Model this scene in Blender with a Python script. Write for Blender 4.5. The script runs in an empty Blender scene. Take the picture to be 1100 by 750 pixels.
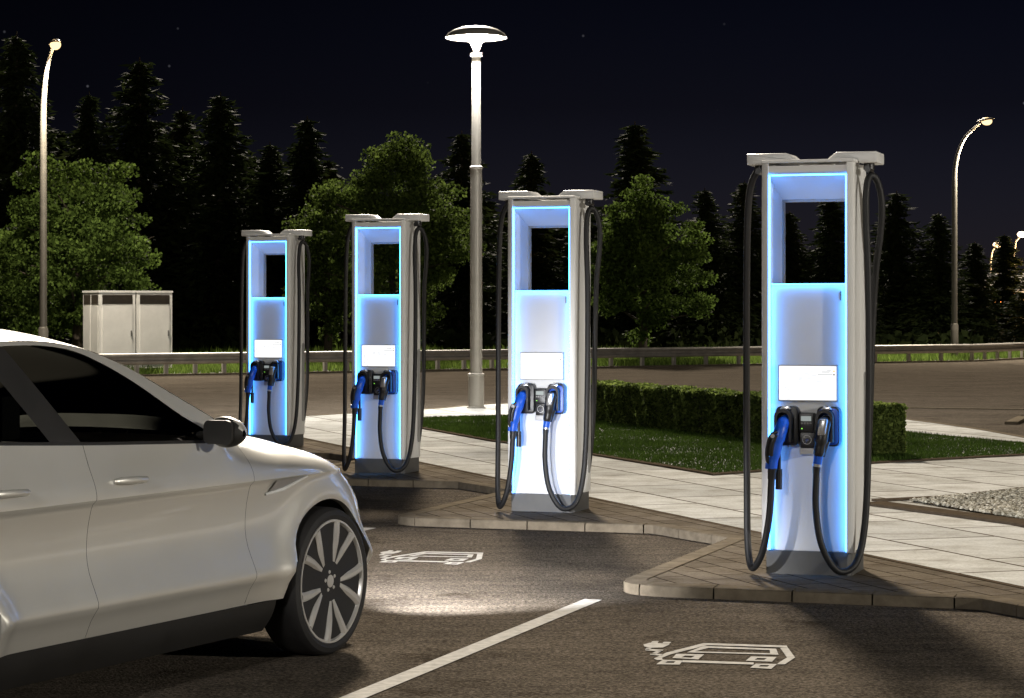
import bpy, bmesh, math, random
import numpy as np
from mathutils import Vector, Matrix
from mathutils.geometry import tessellate_polygon
R = math.radians
scn = bpy.context.scene
col = scn.collection
CAMZ, FPX, HX, HY = 1.69, 2500.0, 550.0, 335.6
def G(px, py, z=0.0):
    """ground point seen at a photo pixel (a plain survey of the place)"""
    y = FPX*(CAMZ-z)/(py-HY)
    return Vector(((px-HX)*y/FPX, y, z))
def AT(px, Y, z=0.0):
    return Vector(((px-HX)*Y/FPX, Y, z))

# ------------------------------------------------------------------ tagging
def tag(o, label=None, cat=None, group=None, kind=None):
    if label: o['label'] = label
    if cat: o['category'] = cat
    if group: o['group'] = group
    if kind: o['kind'] = kind
    return o
def thing(name, label, cat, loc=(0,0,0), rz=0, group=None):
    o = bpy.data.objects.new(name, None); col.objects.link(o)
    o.location = loc; o.rotation_euler = (0,0,rz); o.empty_display_size = .1
    return tag(o, label, cat, group)
def copy_tree(o, parent=None):
    c = o.copy(); col.objects.link(c)
    if parent is not None: c.parent = parent
    for ch in list(o.children): copy_tree(ch, c)
    return c
def link(name, me, m=None, parent=None):
    o = bpy.data.objects.new(name, me); col.objects.link(o)
    if m is not None:
        for k in (m if isinstance(m, (list,tuple)) else [m]): me.materials.append(k)
    if parent is not None: o.parent = parent
    return o
def obj(name, bm, m, parent=None, smooth=None):
    me = bpy.data.meshes.new(name); bmesh.ops.recalc_face_normals(bm, faces=bm.faces[:])
    if smooth is not None:
        for f in bm.faces: f.smooth = True
        for e in bm.edges:
            if len(e.link_faces) == 2 and e.calc_face_angle(0) > R(smooth): e.smooth = False
    bm.to_mesh(me); bm.free()
    return link(name, me, m, parent)
def np_mesh(name, V, F, m, parent=None):
    """V (n,3) array, F (k,c) array of faces"""
    V = np.asarray(V, dtype=np.float32); F = np.asarray(F, dtype=np.int32)
    me = bpy.data.meshes.new(name)
    me.vertices.add(len(V)); me.vertices.foreach_set('co', V.ravel())
    k, c = F.shape
    me.loops.add(k*c); me.loops.foreach_set('vertex_index', F.ravel())
    me.polygons.add(k)
    me.polygons.foreach_set('loop_start', np.arange(0, k*c, c, dtype=np.int32))
    me.polygons.foreach_set('loop_total', np.full(k, c, dtype=np.int32))
    me.update(calc_edges=True); me.validate()
    return link(name, me, m, parent)

# ------------------------------------------------------------------ shapes
def BM(): return bmesh.new()
def bevel_new(bm, geom_faces, w, seg=2, ang=20):
    es = set()
    for f in geom_faces:
        for e in f.edges:
            if len(e.link_faces) == 2 and e.calc_face_angle(0) > R(ang): es.add(e)
    if es and w > 0:
        bmesh.ops.bevel(bm, geom=list(es), offset=w, segments=seg, profile=.5, affect='EDGES')
def box(bm, x0, x1, y0, y1, z0, z1, bev=0, seg=2):
    vs = [bm.verts.new(p) for p in ((x0,y0,z0),(x1,y0,z0),(x1,y1,z0),(x0,y1,z0),(x0,y0,z1),(x1,y0,z1),(x1,y1,z1),(x0,y1,z1))]
    fs = [bm.faces.new([vs[i] for i in q]) for q in ((0,3,2,1),(4,5,6,7),(0,1,5,4),(1,2,6,5),(2,3,7,6),(3,0,4,7))]
    if bev: bevel_new(bm, fs, bev, seg)
    return bm
def prism(bm, poly, a, b, axis='z', bev=0, seg=2):
    """poly: 2-D points; extruded from a to b along axis. z: (x,y); y: (x,z); x: (y,z)"""
    def P(p, t):
        return (p[0],p[1],t) if axis=='z' else ((p[0],t,p[1]) if axis=='y' else (t,p[0],p[1]))
    lo = [bm.verts.new(P(p,a)) for p in poly]; hi = [bm.verts.new(P(p,b)) for p in poly]
    n = len(poly)
    fs = [bm.faces.new([lo[i],lo[(i+1)%n],hi[(i+1)%n],hi[i]]) for i in range(n)]
    fs.append(bm.faces.new(lo[::-1])); fs.append(bm.faces.new(hi))
    bmesh.ops.recalc_face_normals(bm, faces=fs)
    if bev: bevel_new(bm, fs, bev, seg)
    return bm
def rrect(x0, x1, z0, z1, r, n=5):
    out = []
    for cx, cz, a in ((x1-r,z1-r,0),(x0+r,z1-r,90),(x0+r,z0+r,180),(x1-r,z0+r,270)):
        for k in range(n+1):
            t = R(a+90*k/n); out.append((cx+r*math.cos(t), cz+r*math.sin(t)))
    return out
def catmull(pts, n=8):
    P = [Vector(p) for p in pts]; P = [P[0]*2-P[1]] + P + [P[-1]*2-P[-2]]
    out = []
    for i in range(1, len(P)-2):
        for k in range(n):
            t = k/n
            out.append(.5*((2*P[i]) + (P[i+1]-P[i-1])*t + (2*P[i-1]-5*P[i]+4*P[i+1]-P[i+2])*t*t + (3*P[i]-P[i-1]-3*P[i+1]+P[i+2])*t**3))
    out.append(P[-2]); return out
def tube(bm, pts, rad, seg=10, caps=True, flat=None):
    """flat: optional (sx, sy) stretch of the cross-section in its own frame"""
    P = [Vector(p) for p in pts]; n = len(P)
    rad = rad if isinstance(rad, (list,tuple)) else [rad]*n
    up = Vector((0,0,1)); T0 = (P[1]-P[0]).normalized()
    if abs(T0.dot(up)) > .9: up = Vector((0,1,0))
    u = T0.cross(up).normalized(); rings = []
    for i in range(n):
        T = (P[min(i+1,n-1)]-P[max(i-1,0)]).normalized()
        u = (u - T*u.dot(T)).normalized(); v = T.cross(u)
        sx, sy = flat or (1,1)
        rings.append([bm.verts.new(P[i] + (u*math.cos(2*math.pi*k/seg)*sx + v*math.sin(2*math.pi*k/seg)*sy)*rad[i]) for k in range(seg)])
    for a, b in zip(rings, rings[1:]):
        for k in range(seg): bm.faces.new((a[k],a[(k+1)%seg],b[(k+1)%seg],b[k]))
    if caps: bm.faces.new(rings[0][::-1]); bm.faces.new(rings[-1])
    return bm
def lathe(bm, prof, seg=32, axis='z', c=(0,0,0)):
    """prof: (radius, height) pairs"""
    rings = []
    for r, h in prof:
        ring = []
        for k in range(seg):
            a = 2*math.pi*k/seg; x, y = max(r,1e-4)*math.cos(a), max(r,1e-4)*math.sin(a)
            p = (x,y,h) if axis=='z' else ((x,h,y) if axis=='y' else (h,x,y))
            ring.append(bm.verts.new((p[0]+c[0],p[1]+c[1],p[2]+c[2])))
        rings.append(ring)
    for a, b in zip(rings, rings[1:]):
        for k in range(seg): bm.faces.new((a[k],a[(k+1)%seg],b[(k+1)%seg],b[k]))
    bm.faces.new(rings[0][::-1]); bm.faces.new(rings[-1])
    return bm
def sheet(bm, poly, z):
    vs = [bm.verts.new((p[0],p[1],z)) for p in poly]
    for t in tessellate_polygon([[Vector((p[0],p[1],0)) for p in poly]]):
        f = bm.faces.new([vs[i] for i in t]); f.normal_update()
        if f.normal.z < 0: f.normal_flip()
    return bm
def grid(bm, fn, nu, nv):
    V = [[bm.verts.new(fn(i/nu, j/nv)) for j in range(nv+1)] for i in range(nu+1)]
    for i in range(nu):
        for j in range(nv): bm.faces.new((V[i][j],V[i+1][j],V[i+1][j+1],V[i][j+1]))
    return bm
def lerp(tab, x):
    xs = [t[0] for t in tab]; return float(np.interp(x, xs, [t[1] for t in tab]))
def smooth_tab(tab):
    """denser, smoothed table (monotone enough for these curves)"""
    c = catmull([(a,b,0) for a,b in tab], 10)
    return [(p.x,p.y) for p in c]

# ------------------------------------------------------------------ materials
def new_mat(name):
    m = bpy.data.materials.new(name); m.use_nodes = True
    nt = m.node_tree; b = nt.nodes['Principled BSDF']
    return m, nt, b
def N(nt, t, **kw):
    n = nt.nodes.new(t)
    for k, v in kw.items(): setattr(n, k, v)
    return n
def coords(nt, rot=0, scale=(1,1,1), kind='Object'):
    tc = N(nt,'ShaderNodeTexCoord'); mp = N(nt,'ShaderNodeMapping')
    mp.inputs['Rotation'].default_value = (0,0,rot); mp.inputs['Scale'].default_value = scale
    nt.links.new(tc.outputs[kind], mp.inputs['Vector']); return mp.outputs['Vector']
def noise(nt, vec, scale, detail=6, rough=.6):
    n = N(nt,'ShaderNodeTexNoise'); n.inputs['Scale'].default_value = scale
    n.inputs['Detail'].default_value = detail; n.inputs['Roughness'].default_value = rough
    nt.links.new(vec, n.inputs['Vector']); return n.outputs['Fac']
def ramp(nt, fac, stops):
    r = N(nt,'ShaderNodeValToRGB'); el = r.color_ramp.elements
    while len(el) < len(stops): el.new(.5)
    for e, (p, c) in zip(el, stops): e.position = p; e.color = (*c, 1) if len(c)==3 else c
    nt.links.new(fac, r.inputs['Fac']); return r.outputs['Color']
def mixc(nt, fac, a, b, mode='MIX'):
    m = N(nt,'ShaderNodeMix', data_type='RGBA', blend_type=mode)
    for s, v in ((0,fac),(6,a),(7,b)):
        if hasattr(v,'links') or hasattr(v,'is_linked'): nt.links.new(v, m.inputs[s])
        else: m.inputs[s].default_value = v if s==0 else (*v,1)
    return m.outputs[2]
def bump(nt, b, h, strength=.3, dist=.02):
    n = N(nt,'ShaderNodeBump'); n.inputs['Strength'].default_value = strength; n.inputs['Distance'].default_value = dist
    nt.links.new(h, n.inputs['Height']); nt.links.new(n.outputs['Normal'], b.inputs['Normal'])
def simple(name, base, rough=.5, metal=0, var=.12, vscale=6, coat=0, spec=.5, bmp=0, bscale=60):
    m, nt, b = new_mat(name); v = coords(nt)
    f = noise(nt, v, vscale)
    lo = tuple(c*(1-var) for c in base); hi = tuple(min(1,c*(1+var)) for c in base)
    nt.links.new(ramp(nt, f, [(.3,lo),(.7,hi)]), b.inputs['Base Color'])
    rr = N(nt,'ShaderNodeMapRange'); rr.inputs[3].default_value = max(.02,rough*.85); rr.inputs[4].default_value = min(1,rough*1.15)
    nt.links.new(f, rr.inputs[0]); nt.links.new(rr.outputs[0], b.inputs['Roughness'])
    b.inputs['Metallic'].default_value = metal; b.inputs['Coat Weight'].default_value = coat
    b.inputs['Coat Roughness'].default_value = .04; b.inputs['Specular IOR Level'].default_value = spec
    if bmp: bump(nt, b, noise(nt, v, bscale, 3), bmp, .004)
    return m
def emit(name, color, s):
    m, nt, b = new_mat(name)
    b.inputs['Base Color'].default_value = (*[c*.3 for c in color],1); b.inputs['Roughness'].default_value = .4
    b.inputs['Emission Color'].default_value = (*color,1); b.inputs['Emission Strength'].default_value = s
    return m
def asphalt(name, lo, hi, warm=(1,1,1)):
    m, nt, b = new_mat(name); v = coords(nt)
    fine = noise(nt, v, 42, 5, .85); big = noise(nt, v, .8, 5, .6); mid = noise(nt, v, 7, 6, .65)
    vo = N(nt,'ShaderNodeTexVoronoi'); vo.inputs['Scale'].default_value = 70; nt.links.new(v, vo.inputs['Vector'])
    c = ramp(nt, fine, [(.40,lo),(.5,tuple((a+q)/2 for a,q in zip(lo,hi))),(.60,tuple(q*1.25 for q in hi))])
    c = mixc(nt, .75, c, ramp(nt, big, [(.3,(.72,.71,.70)),(.7,(1.15,1.13,1.1))]), 'MULTIPLY')
    c = mixc(nt, .6, c, ramp(nt, mid, [(.34,(.68,.68,.68)),(.52,(1,1,1)),(.66,(1.2,1.2,1.2))]), 'MULTIPLY')
    # tyre-worn streaks running along the bays
    v2 = coords(nt, R(-64), (.5,9,1)); st = noise(nt, v2, 1.3, 4, .6)
    c = mixc(nt, .5, c, ramp(nt, st, [(.38,(.70,.70,.70)),(.58,(1.08,1.08,1.08))]), 'MULTIPLY')
    c = mixc(nt, .8, c, ramp(nt, noise(nt, v, 1.7, 7, .72), [(.33,(.45,.43,.40)),(.43,(1,1,1))]), 'MULTIPLY')
    wv = mixc(nt, .06, v, nt.nodes.new('ShaderNodeTexNoise').outputs['Color'])
    ck = N(nt,'ShaderNodeTexVoronoi', feature='DISTANCE_TO_EDGE'); ck.inputs['Scale'].default_value = .42; nt.links.new(wv, ck.inputs['Vector'])
    cm = N(nt,'ShaderNodeMath', operation='MULTIPLY'); nt.links.new(ramp(nt, ck.outputs['Distance'], [(.0,(1,1,1)),(.0045,(0,0,0))]), cm.inputs[0]); nt.links.new(ramp(nt, noise(nt, v, .5, 2), [(.48,(0,0,0)),(.58,(.8,.8,.8))]), cm.inputs[1])
    cf = N(nt,'ShaderNodeMath', operation='MULTIPLY'); nt.links.new(cm.outputs[0], cf.inputs[0]); cf.inputs[1].default_value = .25
    c = mixc(nt, cf.outputs[0], c, (.012,.010,.008))
    nt.links.new(c, b.inputs['Base Color']); b.inputs['Roughness'].default_value = .95; b.inputs['Specular IOR Level'].default_value = .0
    a = N(nt,'ShaderNodeMath', operation='ADD'); nt.links.new(fine, a.inputs[0]); nt.links.new(vo.outputs['Distance'], a.inputs[1])
    bump(nt, b, a.outputs[0], .55, .008); return m
ROWROT = math.atan2(-.946, .324)
def slabs(name, lo, hi, joint, bw, bh, rot=ROWROT, mort=.012, off=.5, stain=.75):
    m, nt, b = new_mat(name); v = coords(nt, -rot)
    br = N(nt,'ShaderNodeTexBrick'); nt.links.new(v, br.inputs['Vector'])
    br.inputs['Scale'].default_value = 1; br.inputs['Brick Width'].default_value = bw; br.inputs['Row Height'].default_value = bh
    br.inputs['Mortar Size'].default_value = mort; br.inputs['Mortar Smooth'].default_value = .3; br.offset = off
    br.inputs['Color1'].default_value = (*lo,1); br.inputs['Color2'].default_value = (*hi,1); br.inputs['Mortar'].default_value = (*joint,1)
    vv = coords(nt)
    c = mixc(nt, stain, br.outputs['Color'], ramp(nt, noise(nt, vv, 2.2, 8, .7), [(.3,(.5,.46,.40)),(.52,(.95,.94,.92)),(.75,(1.15,1.15,1.14))]), 'MULTIPLY')
    fine = noise(nt, vv, 55, 4, .75)
    c = mixc(nt, .6, c, ramp(nt, fine, [(.33,(.55,.54,.52)),(.5,(1,1,1)),(.7,(1.12,1.12,1.12))]), 'MULTIPLY')
    v3 = coords(nt, -rot, (1,6,1))
    c = mixc(nt, .35, c, ramp(nt, noise(nt, v3, 1.6, 6, .7), [(.38,(.62,.6,.57)),(.55,(1,1,1))]), 'MULTIPLY')
    nt.links.new(c, b.inputs['Base Color']); b.inputs['Roughness'].default_value = .95; b.inputs['Specular IOR Level'].default_value = .0
    s = N(nt,'ShaderNodeMath', operation='MULTIPLY_ADD'); nt.links.new(br.outputs['Fac'], s.inputs[0]); s.inputs[1].default_value = -1.2; nt.links.new(fine, s.inputs[2])
    bump(nt, b, s.outputs[0], .5, .006); return m
def leafy(name, a, b_, rough=.8, trans=.12):
    m, nt, b = new_mat(name)
    g = N(nt,'ShaderNodeNewGeometry')
    c = ramp(nt, g.outputs['Random Per Island'], [(0,a),(.6,tuple((p+q)/2 for p,q in zip(a,b_))),(1,b_)])
    v = coords(nt); c = mixc(nt, .6, c, ramp(nt, noise(nt, v, .9, 3), [(.35,(.55,.6,.5)),(.65,(1.2,1.2,1.05))]), 'MULTIPLY')
    nt.links.new(c, b.inputs['Base Color']); b.inputs['Roughness'].default_value = max(rough,.75); b.inputs['Specular IOR Level'].default_value = .08
    if trans:
        t = N(nt,'ShaderNodeBsdfTranslucent'); nt.links.new(c, t.inputs['Color'])
        mx = N(nt,'ShaderNodeMixShader'); mx.inputs[0].default_value = trans
        nt.links.new(b.outputs[0], mx.inputs[1]); nt.links.new(t.outputs[0], mx.inputs[2])
        nt.links.new(mx.outputs[0], nt.nodes['Material Output'].inputs['Surface'])
    return m
def glass_mat(name, tint, rough=.03):
    m, nt, b = new_mat(name)
    gl = N(nt,'ShaderNodeBsdfGlossy'); gl.inputs['Roughness'].default_value = rough
    tr = N(nt,'ShaderNodeBsdfTransparent'); tr.inputs['Color'].default_value = (*tint,1)
    fr = N(nt,'ShaderNodeFresnel'); fr.inputs['IOR'].default_value = 1.5
    mx = N(nt,'ShaderNodeMixShader'); nt.links.new(fr.outputs[0], mx.inputs[0])
    nt.links.new(tr.outputs[0], mx.inputs[1]); nt.links.new(gl.outputs[0], mx.inputs[2])
    nt.links.new(mx.outputs[0], nt.nodes['Material Output'].inputs['Surface']); return m

M = dict(
    asphalt = asphalt('asphalt_surface', (.048,.0408,.0330), (.158,.136,.111)),
    paving  = slabs('pale_slabs', (.48,.485,.47), (.64,.645,.63), (.11,.09,.066), 1.35, .88, mort=.018),
    island  = slabs('brown_slabs', (.145,.124,.098), (.190,.163,.130), (.034,.025,.017), .42, .21, mort=.008),
    kerb    = simple('kerb_stone', (.150,.125,.092), .9, spec=0, var=.25, vscale=9, bmp=.5),
    edging  = simple('edging_stone', (.085,.066,.047), .95, spec=0, var=.25, vscale=12, bmp=.5),
    soil    = simple('soil', (.022,.026,.010), .95, var=.4, vscale=3),
    paint   = simple('road_paint', (.50,.485,.455), .95, spec=0, var=.22, vscale=18),
    stone   = leafy('gravel_stone', (.20,.18,.15), (.66,.62,.56), .8, 0),
    lawn    = leafy('lawn_blade', (.026,.048,.009), (.055,.092,.018), .7, .25),
    verge   = leafy('verge_blade', (.06,.10,.018), (.18,.26,.06), .7, .5),
    hedge   = leafy('hedge_leaf', (.035,.055,.013), (.19,.24,.065), .5, .5),
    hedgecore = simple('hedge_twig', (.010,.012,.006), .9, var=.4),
    leaf1   = leafy('broad_leaf', (.035,.060,.012), (.145,.215,.050), .8, .42),
    leaf2   = leafy('broad_leaf_olive', (.036,.058,.013), (.16,.225,.055), .8, .42),
    needle  = leafy('conifer_needle', (.014,.022,.008), (.036,.048,.016), .8, .22),
    bark    = simple('bark', (.055,.042,.03), .9, var=.4, vscale=14, bmp=.7),
    white   = simple('white_coated_metal', (.76,.76,.75), .38, var=.03, vscale=3, spec=.5),
    panel   = simple('panel_white', (.76,.77,.78), .42, var=.03, vscale=3),
    liner   = simple('window_liner_white', (.62,.66,.72), .45, var=.03, vscale=3),
    plinth  = simple('plinth_grey', (.10,.10,.098), .6, var=.15, vscale=5),
    greytrim= simple('grey_trim', (.33,.33,.33), .45, var=.08),
    led     = emit('blue_light_strip', (.045,.32,1.0), 8),
    screen  = emit('lit_screen', (1,1,1), .62),
    scr_g   = emit('screen_grey', (.62,.64,.66), .45),
    scr_f   = emit('screen_faint', (.86,.88,.91), .52),
    scr_o   = emit('screen_orange', (1,.55,.08), .5),
    scr_d   = simple('screen_dark', (.02,.03,.05), .4),
    black   = simple('black_plastic', (.014,.014,.016), .38, var=.2),
    rubber  = simple('cable_rubber', (.008,.008,.009), .58, var=.25, vscale=30),
    blue    = simple('blue_plastic', (.010,.10,.62), .35, var=.08),
    silver  = simple('silver_plate', (.55,.56,.58), .28, metal=.8, var=.08),
    tinydisp= emit('reader_display', (.55,.62,.60), .25),
    green   = emit('reader_led', (.3,.9,.1), .8),
    galv    = simple('galvanised_steel', (.42,.39,.35), .45, metal=.35, var=.2, vscale=4),
    pole    = simple('lamp_pole_grey', (.42,.40,.36), .42, metal=.3, var=.1, vscale=3),
    stpole  = simple('street_pole_grey', (.17,.155,.13), .5, metal=.2, var=.15, vscale=3),
    brick   = simple('far_brick', (.30,.17,.09), .9, var=.5, vscale=.6),
    lamp    = emit('lamp_lens', (1,.70,.34), 1.1),
    lampw   = emit('plaza_lens', (1,.88,.70), 1.3),
    lampfar = emit('far_lens', (1,.70,.38), 3),
    cabinet = simple('cabinet_coat', (.80,.785,.75), .5, var=.08, vscale=2),
    louvre  = simple('louvre_brown', (.045,.035,.025), .6, var=.2),
    carpaint= simple('car_white', (.80,.785,.735), .40, metal=.55, var=.01, coat=1.0),
    clad    = simple('car_cladding', (.018,.017,.016), .55, var=.2),
    carglass= glass_mat('car_glass', (.26,.27,.26)),
    inner   = simple('car_interior', (.014,.013,.012), .7, var=.2),
    dash    = simple('car_dash_light', (.16,.13,.10), .6, var=.1),
    tyre    = simple('tyre_rubber', (.014,.013,.013), .7, var=.25, vscale=25),
    alloy   = simple('alloy_rim', (.62,.605,.58), .30, metal=.4, var=.08),
    disc    = simple('brake_disc', (.26,.26,.25), .45, metal=.7, var=.2),
    head    = emit('headlamp_lens', (.95,.97,1), 1.2),
    signal  = emit('marker_lens', (1,.96,.9), 1.5),
)

# ------------------------------------------------------------------ world, sun (moon), camera
w = bpy.data.worlds.new('World'); scn.world = w; w.use_nodes = True
nt = w.node_tree; bg = nt.nodes['Background']
MOON_AZ = math.atan2(-.035, .99)      # the moon stands behind, a little to the left
MOON_EL = R(26)
sky = N(nt,'ShaderNodeTexSky', sky_type='NISHITA'); sky.sun_disc = False
sky.sun_elevation = MOON_EL; sky.sun_rotation = MOON_AZ; sky.air_density = 1.6; sky.dust_density = 1.2; sky.ozone_density = 3.0
tc = N(nt,'ShaderNodeTexCoord'); sp = N(nt,'ShaderNodeSeparateXYZ'); nt.links.new(tc.outputs['Generated'], sp.inputs[0])
mr = N(nt,'ShaderNodeMapRange'); mr.inputs[1].default_value = -.02; mr.inputs[2].default_value = .16
nt.links.new(sp.outputs['Z'], mr.inputs[0])
g1 = ramp(nt, mr.outputs[0], [(0,(.0095,.0125,.040)),(.3,(.0060,.0080,.026)),(.6,(.0025,.0031,.0095)),(1,(.0006,.0010,.0035))])
# the town's glow lies to the right
gx = N(nt,'ShaderNodeMapRange'); gx.inputs[1].default_value = -.25; gx.inputs[2].default_value = .22; gx.inputs[3].default_value = .38; gx.inputs[4].default_value = 1.15
nt.links.new(sp.outputs['X'], gx.inputs[0])
c1 = mixc(nt, 1.0, sky.outputs[0], g1, 'MULTIPLY')
c1 = mixc(nt, 1.0, c1, gx.outputs[0], 'MULTIPLY')
vo = N(nt,'ShaderNodeTexVoronoi'); vo.inputs['Scale'].default_value = 70; nt.links.new(tc.outputs['Generated'], vo.inputs['Vector'])
st = ramp(nt, vo.outputs['Distance'], [(0,(1.5,1.5,1.7)),(.05,(0,0,0))])
nz = noise(nt, tc.outputs['Generated'], 9, 2)
st = mixc(nt, 1.0, st, ramp(nt, nz, [(.42,(0,0,0)),(.7,(1,1,1))]), 'MULTIPLY')
c1 = mixc(nt, 1.0, c1, st, 'ADD')
nt.links.new(c1, bg.inputs['Color']); bg.inputs['Strength'].default_value = .05
sl = bpy.data.lights.new('moon_light','SUN'); sl.energy = 3.9; sl.angle = R(4.5); sl.color = (1,.88,.72)
so = bpy.data.objects.new('moon_light', sl); col.objects.link(so)
d = Vector((math.sin(MOON_AZ)*math.cos(MOON_EL), math.cos(MOON_AZ)*math.cos(MOON_EL), math.sin(MOON_EL)))
so.rotation_euler = d.to_track_quat('Z','Y').to_euler(); so.location = d*150
cam = bpy.data.cameras.new('camera'); co = bpy.data.objects.new('camera', cam); col.objects.link(co)
cam.sensor_width = 36; cam.lens = 36*FPX/1100; cam.shift_y = -(375-HY)/1100; cam.clip_end = 3000; cam.clip_start = .1
co.location = (0,0,CAMZ); co.rotation_euler = (R(90),0,0); scn.camera = co
scn.view_settings.view_transform = 'Standard'; scn.view_settings.look = 'None'; scn.view_settings.gamma = 1
scn.view_settings.exposure = .85; scn.view_settings.use_curve_mapping = False
cy = scn.cycles; cy.use_denoising = True; cy.denoiser = 'OPENIMAGEDENOISE'
cy.sample_clamp_indirect = 4; cy.max_bounces = 6; cy.caustics_reflective = False; cy.caustics_refractive = False
cy.transparent_max_bounces = 12
def light(name, kind, energy, loc, parent=None, color=(1,.88,.70), size=.4, aim=None, spot=None, blend=.4):
    l = bpy.data.lights.new(name, kind); l.energy = energy; l.color = color
    if kind == 'AREA': l.shape = 'DISK'; l.size = size
    else: l.shadow_soft_size = size
    if kind == 'SPOT': l.spot_size = spot; l.spot_blend = blend
    o = bpy.data.objects.new(name, l); col.objects.link(o); o.location = loc
    if aim is not None: o.rotation_euler = (-Vector(aim)).to_track_quat('Z','Y').to_euler()
    if parent is not None: o.parent = parent
    return o

# ------------------------------------------------------------------ the ground
IZ = .07
A = Vector((.948,-.319,0)); B = Vector((.319,.948,0)); PV = Vector((1.59,-4.55,0))
RV = Vector((.324,-.946,0)); NV = Vector((.946,.324,0))
N4 = Vector((1.557,16.78,0))
def isl(i, m, l):           # a point of bay i (4 = nearest charger): m along the front, l forward of the notch
    return N4 + PV*(i-4) + A*m - B*l
bm = BM(); box(bm, -260, 260, -60, 420, -.5, 0); road = obj('asphalt_ground', bm, M['asphalt']); tag(road, kind='structure')
saw = []
for i in range(1, 7):
    saw.append(isl(i,0,0))
    r = .30; T = isl(i,0,3.02); c = isl(i, r, 3.02-r)
    for k in range(9):
        t = R(180+90*k/8); saw.append(c + A*(r*math.cos(t)) + B*(r*math.sin(t)))
    saw.append(isl(i,2.18,3.02))
saw.append(isl(7,0,0))
BO = .37
back0, back1 = isl(1,0,0)+NV*BO, isl(7,0,0)+NV*BO
bm = BM(); sheet(bm, [*saw, back1, back0], IZ-.006)
tag(obj('island_paving', bm, M['island']), kind='structure')
far = [G(331,446,IZ)+Vector((-.6,-.2,0)), G(331,446,IZ), G(455,439,IZ), G(530,433.5,IZ), G(700,430,IZ), G(850,436,IZ), G(970,449,IZ), G(1040,458,IZ), G(1100,468,IZ), G(1300,505,IZ), G(2200,690,IZ)]
far = [Vector((p.x,p.y,0)) for p in far]
fsm = [far[0], far[1]] + [Vector((p.x,p.y,0)) for p in catmull(far[1:], 6)][1:]
bm = BM(); sheet(bm, [back0, back1, *fsm[::-1]], IZ-.006)
tag(obj('plaza_paving', bm, M['paving']), kind='structure')
# narrow brown joint course between islands and plaza
def strip(bm, pts, wdt, z0, z1, side=0):
    """flat-topped band along a polyline; side 0 centred, +1 left, -1 right"""
    P = [Vector((p[0],p[1],0)) for p in pts]; L, Q = [], []
    for i, p in enumerate(P):
        a = (P[i]-P[i-1]).normalized() if i else None; b = (P[i+1]-P[i]).normalized() if i+1 < len(P) else None
        t = ((a or b)+(b or a)).normalized(); n = Vector((-t.y,t.x,0)); k = 1/max(.45, n.dot(Vector((-(b or a).y,(b or a).x,0))))
        L.append(p+n*wdt*k*(.5*(1+side))); Q.append(p-n*wdt*k*(.5*(1-side)))
    ring = []
    for l, q in zip(L, Q):
        ring.append([bm.verts.new((v.x,v.y,z)) for v, z in ((l,z0),(l,z1),(q,z1),(q,z0))])
    for a, b in zip(ring, ring[1:]):
        for k in range(4): bm.faces.new((a[k],b[k],b[(k+1)%4],a[(k+1)%4]))
    bm.faces.new(ring[0]); bm.faces.new(ring[-1][::-1]); return bm
bm = BM(); strip(bm, [back0, back1], .055, .02, IZ-.002); tag(obj('joint_course', bm, M['edging']), kind='structure')
# kerb stones
def resample(P, step):
    out = [P[0].copy()]; 
    for a, b in zip(P, P[1:]):
        n = max(1, round((b-a).length/step))
        for k in range(1, n+1): out.append(a.lerp(b, k/n))
    return out
def kerb(bm, P, length, wdt=.14, top=IZ-.0015, side=1, gap=.005):
    D = [0]
    for a, b in zip(P, P[1:]): D.append(D[-1]+(b-a).length)
    tot = D[-1]; n = max(1, round(tot/length))
    def pt(s):
        s = min(max(s,0),tot)
        for i in range(len(P)-1):
            if s <= D[i+1]+1e-9: 
                return P[i].lerp(P[i+1], (s-D[i])/max(1e-9, D[i+1]-D[i]))
        return P[-1]
    def nrm(s):
        t = (pt(s+.02)-pt(s-.02)).normalized(); return Vector((-t.y,t.x,0))*side
    ch = .012
    prof = [(0,-.02),(0,top-ch*1.5),(ch*.5,top-ch*.4),(ch*1.5,top),(wdt,top),(wdt,-.02)]
    for k in range(n):
        s0, s1 = tot*k/n+gap, tot*(k+1)/n-gap; rows = []
        for q in range(7):
            s = s0+(s1-s0)*q/6; p, nn = pt(s), nrm(s)
            rows.append([bm.verts.new((p.x+nn.x*o, p.y+nn.y*o, z)) for o, z in prof])
        for a, b in zip(rows, rows[1:]):
            for j in range(len(prof)-1): bm.faces.new((a[j],b[j],b[j+1],a[j+1]))
        bm.faces.new(rows[0]); bm.faces.new(rows[-1][::-1])
    return bm
bm = BM(); kerb(bm, saw, .47, side=1); tag(obj('kerb', bm, M['kerb'], smooth=30), kind='structure')
bm = BM(); kerb(bm, [saw[0], fsm[0]], .8, side=-1); kerb(bm, fsm, .8, side=-1); tag(obj('plaza_kerb', bm, M['kerb'], smooth=30), kind='structure')

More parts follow.
